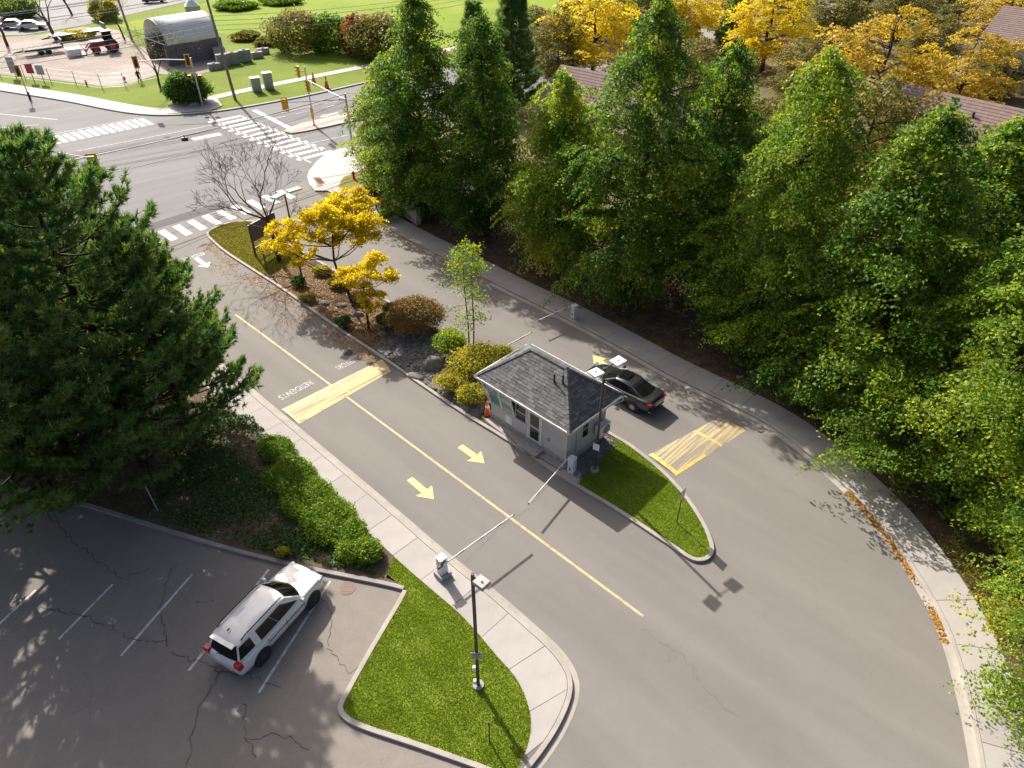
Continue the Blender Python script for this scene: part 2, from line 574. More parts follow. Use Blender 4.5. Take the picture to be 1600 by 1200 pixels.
M['rubber'] = solid('tyre_rubber', (.022, .022, .023), 0.85)
M['red'] = solid('red_enamel', (.42, .035, .04), 0.45)
M['orange'] = solid('orange_plastic', (.80, .13, .02), 0.5)
M['signal'] = solid('signal_yellow', (.80, .36, .015), 0.5)
M['stucco'] = solid('grey_stucco_wall', (.50, .49, .475), 0.9, var=0.05, scale=2)
M['plinth'] = solid('concrete_plinth', (.34, .325, .31), 0.9, var=.15)
M['trim'] = solid('white_trim', (.60, .60, .59), 0.55)
M['glass_teal'] = glass_mat('teal_tinted_glass', (.22, .34, .31), 0.05)
M['glass_dark'] = glass_mat('dark_glass', (.018, .021, .022), 0.04)
M['car_glass'] = glass_mat('car_glass', (.010, .011, .012), 0.05, 0.2)
M['rock'] = ground_mat('boulder_stone', [(.3, (.10, .095, .09)), (.5, (.2, .19, .18)), (.72, (.34, .32, .30))], 1.4, 9)
M['block'] = solid('retaining_block', (.36, .33, .31), 0.92, var=.2, scale=4)
M['wood'] = solid('weathered_timber', (.13, .105, .09), 0.9, var=.25, scale=9)

# ================================================================== THE SETTING
def U(a, b):
    d = Vector((b[0] - a[0], b[1] - a[1]))
    return d.normalized()
LDIR = U(G2(410, 522.5), G2(1005, 963))           # along the driveway, towards the near end
XDIR = Vector((-LDIR.y, LDIR.x))                  # across it, towards the right-hand kerb
RDIR = U(G2(400, 166), G2(560, 133))              # along the main road

gm = MB()
gm.sheet([(-1500, -300), (1500, -300), (1500, 2500), (-1500, 2500)], -0.03)
gm.build('ground', M['backyard'], kind='structure')

far_path = smooth_path(pts((-300, 92), (0, 143), (100, 158), (165, 172), (215, 180), (265, 182), (330, 177), (400, 166), (480, 151), (560, 133), (650, 112), (800, 80), (1000, 38)), 2)
near_right = pts((1000, 100), (800, 160), (700, 190), (640, 210), (600, 220), (552, 231), (532, 233), (510, 241), (495, 253), (483, 268), (480, 277), (484, 290))
main_road = MB().sheet(far_path + near_right + pts((470, 320), (330, 380), (200, 440), (130, 395), (40, 385), (-300, 440)), 0.0)
main_road = main_road.build('main_road', M['road'], tri=True, kind='structure')

# ---- driveway
L_px = [(130, 387), (200, 445), (300, 528), (407.5, 617.5), (550, 736), (640, 812), (682, 849), (735, 891), (780, 927), (836, 976), (871, 1007), (893, 1034), (905, 1060), (906, 1086), (898, 1114), (881, 1150), (857, 1186), (837, 1212), (818, 1238)]
R_px = [(484, 290), (492, 300), (512, 311), (548, 329), (585, 349), (630, 376), (682, 402), (740, 432), (800, 463), (862, 493), (925, 526), (982, 557), (1037, 589), (1095, 617), (1136, 637), (1201, 671), (1256, 714), (1304, 756), (1349, 801), (1377, 835), (1405, 877), (1432, 922), (1457, 967), (1472, 1005), (1485, 1050), (1497, 1100), (1507, 1150), (1515, 1200), (1522, 1260), (1525, 1330)]
Lp = smooth_path([G2(*p) for p in L_px], 2)
Lraw = [G2(*p) for p in L_px]
in_px = [(778, 1030), (800, 1053), (812, 1071), (822, 1092), (829, 1118), (830, 1142), (826, 1165), (812, 1197), (803, 1218), (798, 1240)]
Lin = smooth_path(offset_path(Lraw, -1.93)[:9] + [G2(*p) for p in in_px], 2)
Rp = smooth_path([G2(*p) for p in R_px], 2)
driveway = MB().sheet(pts((130, 392), (237, 356), (330, 326), (480, 282)) + Rp + pts((1300, 1500), (700, 1500)) + Lp[::-1], 0.004)
driveway = driveway.build('driveway', M['asphalt'], tri=True, kind='structure')

lotk_px = [(-260, 680), (-100, 727), (35, 766), (150, 797), (300, 846), (445, 886), (600, 916), (630, 924), (622, 940), (580, 1010), (534, 1092), (527, 1108), (533, 1124), (560, 1140), (640, 1166), (700, 1187), (770, 1212), (796, 1226)]
lotk = [G2(*p) for p in lotk_px]
lotk_s = smooth_path(lotk[:8], 2) + smooth_path(lotk[8:], 2)
parking = MB().sheet(lotk_s + pts((812, 1236), (840, 1500), (760, 1600), (-300, 1600), (-700, 1100), (-700, 640)), 0.006)
parking = parking.build('parking_lot', M['lot'], tri=True, kind='structure')

def slabs(parent, path, o0, o1, length, z, mat, gap=0.022, phase=0.0):
    """paving slabs between two offsets of a path, each one an object"""
    P = resample(path, 0.25)
    D = [0.0]
    for a, b in zip(P[:-1], P[1:]):
        D.append(D[-1] + math.hypot(b[0] - a[0], b[1] - a[1]))
    A, B = offset_path(P, o0), offset_path(P, o1)
    D = np.array(D); A = np.array(A); B = np.array(B)
    def ip(T, d):
        return (np.interp(d, D, T[:, 0]), np.interp(d, D, T[:, 1]))
    d = phase
    k = 0
    rnd = random.Random(5)
    while d + length < D[-1]:
        ds = np.linspace(d + gap / 2, d + length - gap / 2, 5)
        poly = [ip(A, t) for t in ds] + [ip(B, t) for t in ds[::-1]]
        cx = sum(p[0] for p in poly) / len(poly); cy = sum(p[1] for p in poly) / len(poly)
        loc = [(p[0] - cx, p[1] - cy) for p in poly]
        dz = rnd.uniform(-0.004, 0.004)
        MB().prism(loc, z - 0.06 + dz, z + dz).build('slab', mat, parent, loc=(cx, cy, 0))
        d += length
        k += 1

def slabs2(parent, outer, inner, o0, length, z, mat, gap=0.022, phase=0.0):
    """slabs between the back of a kerb and a separately drawn inner edge"""
    K = np.linspace(0, 1, 700)
    n = len(outer)
    T = np.linspace(0, 1, n)
    A = np.array(offset_path(outer, o0)); B = np.array(inner)
    A = np.stack([np.interp(K, T, A[:, 0]), np.interp(K, T, A[:, 1])], 1)
    B = np.stack([np.interp(K, T, B[:, 0]), np.interp(K, T, B[:, 1])], 1)
    Mi = (A + B) / 2
    D = np.concatenate([[0], np.cumsum(np.linalg.norm(np.diff(Mi, axis=0), axis=1))])
    ip = lambda Q, d: (float(np.interp(d, D, Q[:, 0])), float(np.interp(d, D, Q[:, 1])))
    d = phase
    r = random.Random(5)
    while d + length < D[-1]:
        ds = np.linspace(d + gap / 2, d + length - gap / 2, 7)
        poly = [ip(A, t) for t in ds] + [ip(B, t) for t in ds[::-1]]
        cx = sum(p[0] for p in poly) / len(poly); cy = sum(p[1] for p in poly) / len(poly)
        dz = r.uniform(-0.004, 0.004)
        MB().prism([(p[0] - cx, p[1] - cy) for p in poly], z - 0.06 + dz, z + dz).build('slab', mat, parent, loc=(cx, cy, 0))
        d += length
    return A, B

def walk(name, path, side, o_g, o_k, o_w, slab_len, phase, kerbmat='kerb', kname='kerb'):
    P = resample(path, 0.5)
    A0, A1, A2, A3 = P, offset_path(P, side * o_g), offset_path(P, side * o_k), offset_path(P, side * o_w)
    gut = fix_normals(ribbon(MB(), A0, A1, -0.05, 0.010).build(kname + '_gutter', M[kerbmat], kind='structure'))
    kb = fix_normals(ribbon(MB(), A1, A2, -0.05, 0.135).build(kname, M[kerbmat], bevel=0.02, kind='structure'))
    w = fix_normals(ribbon(MB(), offset_path(P, side * (o_k + 0.004)), A3, -0.05, 0.116).build(name, M['joint'], kind='structure'))
    a, b = (o_k + 0.016, o_w - 0.006)
    slabs(w, path, side * a, side * b, slab_len, 0.132, M['concrete'], phase=phase)
    return w
Lr = resample(Lp, 0.5)
fix_normals(ribbon(MB(), Lr, offset_path(Lr, -.27), -0.05, 0.010).build('kerb_left_gutter', M['kerb'], kind='structure'))
fix_normals(ribbon(MB(), offset_path(Lr, -.27), offset_path(Lr, -.46), -0.05, 0.135).build('kerb_left', M['kerb'], bevel=0.02, kind='structure'))
walk_l = fix_normals(ribbon(MB(), offset_path(Lp, -.464), Lin, -0.05, 0.116).build('sidewalk_left', M['joint'], kind='structure'))
slabs2(walk_l, Lp, Lin, -.478, 1.97, 0.132, M['concrete'], phase=1.0)
Rp2 = Rp[6:]
walk('sidewalk_right', Rp2, 1, 0.30, 0.50, 2.2, 2.0, 0.6, kname='kerb_right')

# ---- raised beds and lawns beside the walks
innerL = [(p[0] - .004, p[1] - .004) for p in Lin]
split = min(range(len(innerL)), key=lambda i: (innerL[i][0] - G2(612, 884)[0]) ** 2 + (innerL[i][1] - G2(612, 884)[1]) ** 2)
lk_a = [p for p in lotk_s if p in smooth_path(lotk[:8], 2)]
inner_lot = offset_path(lotk_s, 0.22)
kb = fix_normals(ribbon(MB(), resample(lotk_s[:len(smooth_path(lotk[:8], 2))], .5), offset_path(resample(lotk_s[:len(smooth_path(lotk[:8], 2))], .5), 0.2), -0.05, 0.14).build('kerb_parking', M['kerb_old'], bevel=0.02, kind='structure'))
lawn_kerb = resample(lotk_s[len(smooth_path(lotk[:8], 2)) - 1:], .4)
fix_normals(ribbon(MB(), lawn_kerb, offset_path(lawn_kerb, 0.2), -0.05, 0.14).build('kerb_lawn', M['kerb'], bevel=0.02, kind='structure'))
bed_in = offset_path(lotk_s[:len(smooth_path(lotk[:8], 2))], 0.19)
pine_bed_poly = innerL[:split] + [G2(604, 905)] + bed_in[::-1] + pts((-500, 600), (-500, 430), (60, 380))
MB().sheet(pine_bed_poly, 0.105).build('pine_bed', M['needles'], tri=True, kind='structure')
lawn_in = offset_path(lawn_kerb, 0.19)
lawn_poly = [G2(606, 900)] + innerL[split - 1:] + lawn_in[::-1]
MB().sheet(lawn_poly, 0.112).build('lawn_corner', M['lawn'], tri=True, kind='structure')

outR = offset_path(resample(Rp2, 0.6), 2.2)
outR2 = offset_path(resample(Rp2, 0.6), 12.0)
fix_normals(ribbon(MB(), outR, outR2, -0.05, 0.11).build('tree_bed', M['mulch'], kind='structure'))

# corner pad with its worn tactile plate
pad_poly = pts((480, 277), (483, 268), (495, 253), (510, 241), (532, 233), (552, 231), (600, 220), (660, 206), (660, 236), (600, 252), (583, 257), (561, 269), (537, 278), (529, 292), (512, 299), (492, 299), (484, 290))
pad = MB().prism(pad_poly, -0.05, 0.09).build('sidewalk_corner', M['pad'], tri=True, kind='structure')
MB().prism(pts((492, 280), (502, 279), (505, 291), (496, 293), z=.09), 0.08, 0.096).build('tactile_plate', solid('rusty_tactile_plate', (.34, .20, .12), .9), pad)
MB().prism(pts((529, 292), (537, 278), (561, 269), (583, 257), (600, 252), (600, 275), (585, 284), (560, 291), (535, 300)), -0.05, 0.075).build('verge_corner', M['dry_lawn'], tri=True, kind='structure')
MB().prism(pts((512, 299), (529, 292), (535, 300), (560, 291), (585, 284), (620, 318), (590, 335), (560, 322), (530, 308)), -0.05, 0.07).build('sidewalk_entry', M['kerb'], tri=True, kind='structure')

# ---- island
isl_px = [(320, 367), (335, 382), (350, 395), (400, 427.5), (440, 452.5), (525, 515), (595, 560), (662, 607), (725, 650), (797, 693), (873, 747), (937, 784), (980, 811), (1023, 840), (1055, 861), (1076, 876), (1090, 880), (1105, 878), (1114, 869), (1116, 858), (1112, 843), (1100, 816), (1081, 787), (1060, 760), (1033, 733), (1007, 712), (980, 692), (956, 679), (780, 573), (600, 467), (522, 422), (470, 393), (440, 375), (420, 358), (405, 349), (392, 346), (372, 347), (350, 351), (330, 359)]
isl = smooth_path([G2(*p) for p in isl_px], 2, closed=True)
isl_r = resample(isl + [isl[0]], 0.5)[:-1]
fix_normals(ribbon(MB(), isl_r, offset_path(isl_r, 0.20, True), -0.05, 0.135, closed=True).build('kerb_island', M['kerb'], bevel=0.02, kind='structure'))
isl_in = offset_path(isl_r, 0.19, True)
MB().sheet(isl_in, 0.085).build('island_bed', M['mulch'], tri=True, kind='structure')
def clip_island(test):
    return [p for p in isl_in if test(p)]
def side_of(a, b):
    ax, ay = G2(*a); bx, by = G2(*b)
    return lambda p: (bx - ax) * (p[1] - ay) - (by - ay) * (p[0] - ax)
s_near = side_of((880, 752), (955, 684))
near_lawn = clip_island(lambda p: s_near(p) < 0)
i0 = max(range(len(near_lawn)), key=lambda i: math.hypot(near_lawn[i][0] - near_lawn[i - 1][0], near_lawn[i][1] - near_lawn[i - 1][1]))
near_lawn = near_lawn[i0:] + near_lawn[:i0]
near_lawn_poly = near_lawn + ([G2(930, 725)] if False else [])
MB().sheet(near_lawn_poly, 0.10).build('lawn_island', M['lawn'], tri=True, kind='structure')
s_far = side_of((410, 434), (500, 400))
far_lawn = clip_island(lambda p: s_far(p) > 0)
i0 = max(range(len(far_lawn)), key=lambda i: math.hypot(far_lawn[i][0] - far_lawn[i - 1][0], far_lawn[i][1] - far_lawn[i - 1][1]))
far_lawn = far_lawn[i0:] + far_lawn[:i0]
MB().sheet(far_lawn, 0.10).build('lawn_entry', M['dry_lawn'], tri=True, kind='structure')
rock_poly = pts((585, 545), (620, 520), (690, 525), (720, 560), (765, 640), (745, 655), (705, 628), (640, 585))
MB().sheet(rock_poly, 0.095).build('rock_bed', M['gravelbase'], tri=True, kind='structure')

# ---- far side of the main road
far_r = resample(far_path, 1.2)
fix_normals(ribbon(MB(), far_r, offset_path(far_r, 0.35), -0.05, 0.14).build('kerb_far', M['pad'], kind='structure'))
vin = offset_path(far_r, 0.34)
MB().sheet(vin + pts((1000, -60), (1000, -140), (-300, -140)), 0.10).build('verge_far', M['verge'], tri=True, kind='structure')
fl = [p for p in far_r if p[0] < G2(262, 182)[0]]
fix_normals(ribbon(MB(), offset_path(fl, 0.36), offset_path(fl, 2.6), 0.0, 0.135).build('sidewalk_far_left', M['pad'], kind='structure'))
MB().prism(pts((240, 178), (268, 166), (300, 160), (338, 154), (348, 166), (330, 174), (265, 179)), 0.0, 0.139).build('sidewalk_far_corner', M['pad'], tri=True, kind='structure')
fsw = smooth_path(pts((330, 158), (400, 142), (480, 126), (560, 110), (650, 92), (800, 60)), 1)
fix_normals(ribbon(MB(), fsw, offset_path(fsw, 1.7), 0.0, 0.135).build('sidewalk_far', M['pad'], kind='structure'))
MB().sheet(pts((-200, 30), (0, 60), (60, 56), (130, 43), (185, 48), (215, 72), (245, 84), (300, 93), (350, 90), (392, 92), (350, 107), (300, 121), (250, 117), (195, 135), (165, 137), (100, 128), (0, 118), (-200, 78)), 0.125).build('yard', M['earth'], tri=True, kind='structure')
MB().sheet(pts((180, 40), (300, 15), (420, -40), (620, -130), (1000, -130), (1000, 20), (760, 60), (640, 88), (560, 97), (480, 92), (440, 82), (400, 66), (330, 50), (250, 62)), 0.12).build('field', M['field'], tri=True, kind='structure')
MB().sheet(pts((-60, 20), (60, 4), (160, -12), (420, -50), (420, -36), (300, 2), (220, 20), (130, 41), (40, 56), (-60, 58)), 0.135).build('service_road', M['lane_far'], tri=True, kind='structure')
MB().prism(pts((443, 206), (470, 194), (520, 183), (590, 167), (700, 143), (800, 122), (800, 130), (700, 157), (600, 181), (540, 193), (480, 206), (455, 210)), -0.05, 0.14).build('road_median', concrete('median_concrete', (.50, .42, .36), .2), tri=True, kind='structure')

# ---- markings
def stripe(name, a, b, w, mat, z, parent, world=False):
    A = Vector(a) if world else Vector(G2(*a))
    B = Vector(b) if world else Vector(G2(*b))
    d = (B - A).normalized()
    n = Vector((-d.y, d.x)) * (w / 2)
    return MB().sheet([A + n, A - n, B - n, B + n], z).build(name, M[mat], parent)
def arrow(tail, tip, mat, z, parent, sw=.36, hw=1.05, hl=.75):
    A, B = Vector(G2(*tail)), Vector(G2(*tip))
    d = (B - A).normalized()
    n = Vector((-d.y, d.x))
    C = B - d * hl
    poly = [A + n * sw / 2, A - n * sw / 2, C - n * sw / 2, C - n * hw / 2 - d * .05, B, C + n * hw / 2 - d * .05, C + n * sw / 2]
    return MB().sheet(poly, z).build('lane_arrow', M[mat], parent, tri=True)
FONT_CACHE = {}
def text_mesh(txt, size, mat, extrude=0.0):
    cu = bpy.data.curves.new('lettering', 'FONT')
    cu.body = txt
    cu.size = size
    cu.align_x = 'CENTER'
    cu.align_y = 'CENTER'
    cu.extrude = extrude
    cu.offset = 0.006 * size
    cu.resolution_u = 3
    o = bpy.data.objects.new('lettering', cu)
    COL.objects.link(o)
    dg = bpy.context.evaluated_depsgraph_get()
    me = bpy.data.meshes.new_from_object(o.evaluated_get(dg))
    bpy.data.objects.remove(o, do_unlink=True)
    bpy.data.curves.remove(cu)
    me.materials.clear()
    me.materials.append(mat)
    return me
def road_text(txt, a, b, h, parent, z, mat='white_paint2'):
    """painted word whose first letter stands at pixel a and last at b"""
    A, B = Vector(G2(*a)), Vector(G2(*b))
    me = text_mesh(txt, 1.0, M[mat])
    xs = [v.co.x for v in me.vertices]; ys = [v.co.y for v in me.vertices]
    kx = (B - A).length / (max(xs) - min(xs)); ky = h / (max(ys) - min(ys))
    for v in me.vertices:
        v.co.x = (v.co.x - (max(xs) + min(xs)) / 2) * kx
        v.co.y = (v.co.y - (max(ys) + min(ys)) / 2) * ky
    c = (A + B) / 2
    return link('road_lettering', me, parent, (c.x, c.y, z), (0, 0, math.atan2((B - A).y, (B - A).x)))

stripe('centre_line', (368, 491.5), (1005, 963), 0.13, 'yellow_line', 0.010, driveway)
arrow((719, 697), (757, 724), 'yellow_paint', 0.010, driveway)
arrow((640, 748), (678, 780), 'yellow_paint', 0.010, driveway)
arrow((950, 574), (926, 555), 'yellow_paint', 0.010, driveway)
arrow((306, 403), (326, 418), 'white_paint', 0.010, driveway)
road_text('RESIDENTS', (487, 597), (437, 622.5), 0.50, driveway, 0.010)
road_text('VISITORS', (557, 561), (526, 576), 0.50, driveway, 0.010)
road_text('RESIDENTS', (319, 396), (285, 406), 0.55, driveway, 0.010)
for i in range(-3, 11):                                   # crosswalk over the driveway mouth
    c = (262 + 23 * i, 367.5 - 8.0 * i)
    if c[0] > 452: break
    C = Vector(G2(*c))
    stripe('crosswalk_bar', C - LDIR * 1.25, C + LDIR * 1.25, 0.62, 'white_paint', 0.012, driveway, True)
MB().sheet(pts((150, 378), (226, 352), (345, 315), (362, 322), (240, 359), (160, 388)), 0.008).build('asphalt_patch', M['patch'], driveway)
a, b = Vector(G2(352, 186)), Vector(G2(492, 243))
nb = 13
for i in range(nb):                                       # zebra over the main road
    C = a.lerp(b, i / (nb - 1))
    stripe('crosswalk_bar', C - RDIR * 2.0, C + RDIR * 2.0, 0.62, 'white_paint', 0.006, main_road, True)
stripe('crosswalk_edge', (327, 186), (486, 254), 0.16, 'white_paint', 0.006, main_road)
stripe('crosswalk_edge', (376, 181), (503, 235), 0.16, 'white_paint', 0.006, main_road)
stripe('stop_line', (397, 172), (458, 203), 0.6, 'white_paint', 0.006, main_road)
a, b = Vector(G2(70, 222)), Vector(G2(228, 190))
for i in range(14):
    C = a.lerp(b, i / 13)
    stripe('crosswalk_bar', C - LDIR * 1.6, C + LDIR * 1.6, 0.6, 'white_paint2', 0.006, main_road, True)
stripe('crosswalk_edge', (60, 214), (215, 185), 0.15, 'white_paint2', 0.006, main_road)
stripe('stop_line', (300, 218), (345, 209), 1.1, 'white_paint2', 0.006, main_road)
for k in range(6):
    stripe('lane_dash', (420 + 42 * k, 187 - 9.2 * k), (446 + 42 * k, 181.5 - 9.2 * k), 0.13, 'white_paint2', 0.006, main_road)
stripe('lane_line', (440, 176), (640, 134), 0.12, 'white_paint2', 0.006, main_road)
stripe('lane_line', (475, 226), (640, 190), 0.12, 'white_paint2', 0.006, main_road)
arrow((528, 176), (500, 183), 'white_paint', 0.006, main_road, .3, 1.0, .8)
stripe('lane_line', (0, 178), (90, 187), 0.14, 'white_paint2', 0.006, main_road)
stripe('lane_line', (-60, 205), (60, 195), 0.14, 'white_paint2', 0.006, main_road)
stripe('lane_line', (120, 236), (330, 196), 0.12, 'white_paint2', 0.006, main_road)
# parking bays
for (p, q) in (((-60, 1030), (56, 922)), ((92, 999), (176, 913)), ((189, 1025), (300, 898)), ((295, 1048), (420, 890)), ((404, 1083), (516, 908))):
    stripe('bay_line', p, q, 0.11, 'lot_paint', 0.012, parking)
# sealed cracks: thin jagged ribbons lying on the asphalt
def crack(path, w, mat, parent, z, seed=0, jag=0.06):
    r = random.Random(seed)
    P = resample([G2(*p) for p in path], 0.16)
    P = [(p[0] + r.gauss(0, jag), p[1] + r.gauss(0, jag)) for p in P]
    Wd = [w * r.uniform(0.35, 1.3) for _ in P]
    A = []; B = []
    for i, p in enumerate(P):
        q0 = Vector(P[max(i - 1, 0)]); q1 = Vector(P[min(i + 1, len(P) - 1)])
        d = (q1 - q0).normalized()
        n = Vector((-d.y, d.x)) * Wd[i] / 2
        A.append((p[0] + n.x, p[1] + n.y)); B.append((p[0] - n.x, p[1] - n.y))
    mb = MB()
    n = len(A)
    mb.add([(x, y, z) for x, y in A] + [(x, y, z) for x, y in B], [(i, n + i, n + i + 1, i + 1) for i in range(n - 1)])
    return mb.build('crack', M[mat], parent)
for k, pth in enumerate([[(60, 948), (130, 962), (205, 997), (232, 1002), (260, 998)], [(275, 880), (262, 905), (249, 950), (254, 978), (260, 998), (259, 1012)], [(262, 1018), (300, 1028), (335, 1042), (346, 1050)], [(346, 1050), (325, 1080), (307, 1120), (302, 1150), (290, 1215)], [(346, 1050), (380, 1055), (405, 1060), (440, 1075)], [(310, 938), (332, 938)], [(510, 1010), (545, 1050), (575, 1035), (600, 1000)], [(500, 930), (520, 960), (512, 1010)], [(380, 1160), (430, 1148), (480, 1170)], [(380, 1100), (384, 1140), (400, 1185)], [(60, 790), (120, 850), (190, 905), (230, 890)]]):
    crack(pth, 0.036, 'dark_line', parking, 0.0135, k)
for k, pth in enumerate([[(832, 790), (800, 812), (775, 830), (745, 860), (730, 880)], [(1005, 985), (1060, 1020), (1085, 1050), (1100, 1078), (1120, 1090), (1150, 1120)], [(830, 788), (850, 765), (862, 752)], [(620, 505), (680, 545)], [(920, 545), (990, 590)]]):
    crack(pth, 0.024, 'tan_line', driveway, 0.0085, 40 + k)
# access covers
def cover(px, py, r, col, parent, z):
    p = G(px, py)
    mb = MB().cyl((0, 0, 0), (0, 0, .012), r, n=24)
    for i in range(-3, 4):
        mb.box((0, i * r * .25, .014), (1.6 * r * math.sqrt(max(0.05, 1 - (i * .25) ** 2)), r * .07, .008))
    mb.build('access_cover', solid('cover_iron', col, .8), parent, loc=(p.x, p.y, z))
cover(543, 919, .36, (.24, .165, .135), parking, 0.008)
cover(544, 551, .34, (.035, .033, .033), driveway, 0.006)
MB().box((0, 0, 0), (.55, .4, .02)).build('drain_grate', M['dark_line'], main_road, loc=G(261, 214, .012))

# ---- speed humps
def speed_hump(q, label, edges, mat='hump'):
    P = [Vector(G2(*p)) for p in q]          # far-left, far-right, near-right, near-left
    nu, nv = 24, 9
    V, F = [], []
    for j in range(nv):
        t = j / (nv - 1)
        z = 0.006 + 0.06 * (1 - (2 * t - 1) ** 2) ** 0.8
        for i in range(nu):
            u = i / (nu - 1)
            p = P[0].lerp(P[1], u).lerp(P[3].lerp(P[2], u), t)
            V.append((p.x, p.y, z))
    for j in range(nv - 1):
        for i in range(nu - 1):
            F.append((j * nu + i, (j + 1) * nu + i, (j + 1) * nu + i + 1, j * nu + i + 1))
    h = thing('speed_hump', label, 'speed hump', (0, 0, 0))
    MB().add(V, F)  .build('hump', M[mat], h, smooth='all')
    def pt(u, t, dz=.006):
        p = P[0].lerp(P[1], u).lerp(P[3].lerp(P[2], u), t)
        return (p.x, p.y, 0.006 + 0.06 * max(0, (1 - (2 * t - 1) ** 2)) ** 0.8 + dz)
    for (u0, t0, u1, t1, w) in edges:
        n = 14
        V, F = [], []
        du, dt = u1 - u0, t1 - t0
        for i in range(n + 1):
            s = i / n
            u, t = u0 + du * s, t0 + dt * s
            if abs(du) > abs(dt):
                V += [pt(u, t), pt(u, min(1, t + w))]
            else:
                V += [pt(u, t), pt(min(1, u + w), t)]
        for i in range(n):
            F.append((2 * i, 2 * i + 1, 2 * i + 3, 2 * i + 2))
        fix_normals(MB().add(V, F).build('painted_edge', M['hump_edge' if mat == 'hump2' else 'hump_edge2'], h))
    return h
speed_hump([(440, 640), (597, 562), (611, 580), (467, 663)], 'worn yellow striped speed hump before the painted RESIDENTS lettering', [(0, 0, 1, 0, .06), (0, .91, 1, .91, .09), (0, 0, 0, 1, .022), (.53, 0, .53, 1, .016)])
speed_hump([(1013, 711), (1122, 653), (1166, 672), (1056, 744)], 'yellow striped speed hump behind the black sedan', [(0, .9, .42, .9, .1), (0, 0, 0, 1, .05), (.62, 0, .62, 1, .03)], 'hump2')

# ================================================================== VEGETATION
def unit(a):
    n = np.linalg.norm(a, axis=1, keepdims=True)
    n[n < 1e-9] = 1
    return a / n
def mesh_np(name, V, F, mat, tint=None, smooth=False):
    me = bpy.data.meshes.new(name)
    k = F.shape[1]
    n = len(F)
    me.vertices.add(len(V))
    me.vertices.foreach_set('co', np.ascontiguousarray(V, dtype=np.float32).ravel())
    me.loops.add(n * k)
    me.loops.foreach_set('vertex_index', np.ascontiguousarray(F, dtype=np.int32).ravel())
    me.polygons.add(n)
    me.polygons.foreach_set('loop_start', np.arange(0, n * k, k, dtype=np.int32))
    if tint is not None:
        at = me.attributes.new('tint', 'FLOAT', 'FACE')
        at.data.foreach_set('value', np.clip(tint, 0, 1).astype(np.float32))
    if smooth:
        me.polygons.foreach_set('use_smooth', np.ones(n, dtype=bool))
    me.materials.append(mat)
    me.update(calc_edges=True)
    return me
def leaves(name, P, size, mat, tint, rng, up=0.6, aspect=0.62, fold=0.25, out=None):
    """kite-shaped leaves at the points P"""
    n = len(P)
    N = rng.normal(size=(n, 3))
    N = unit(N)
    N[:, 2] += up
    if out is not None:
        N += out
    N = unit(N)
    A = unit(np.cross(N, unit(rng.normal(size=(n, 3)))))
    B = np.cross(N, A)
    s = size * rng.uniform(0.6, 1.35, size=(n, 1))
    V = np.empty((n, 4, 3))
    V[:, 0] = P - A * s * .5
    V[:, 1] = P + B * s * .5 * aspect - N * s * fold * .3
    V[:, 2] = P + A * s * .5
    V[:, 3] = P - B * s * .5 * aspect - N * s * fold * .3
    F = np.arange(n * 4).reshape(n, 4)
    return mesh_np(name, V.reshape(-1, 3), F, mat, tint)

class Skel:
    """branches collected as tapered tubes"""
    def __init__(s):
        s.mb = MB()
    def seg(s, path, r0, r1, n=5):
        k = len(path)
        s.mb.tube(path, [r0 + (r1 - r0) * i / (k - 1) for i in range(k)], n)

def crown_profile_oval(t):
    return 1.30 * (min(1.0, (t + .06) / 0.30) ** 0.5) * (max(0.0, 1 - t ** 1.25) ** 0.50)
def crown_profile_round(t):
    return math.sqrt(max(0, 1 - (2 * t - 0.9) ** 2 / 1.25))

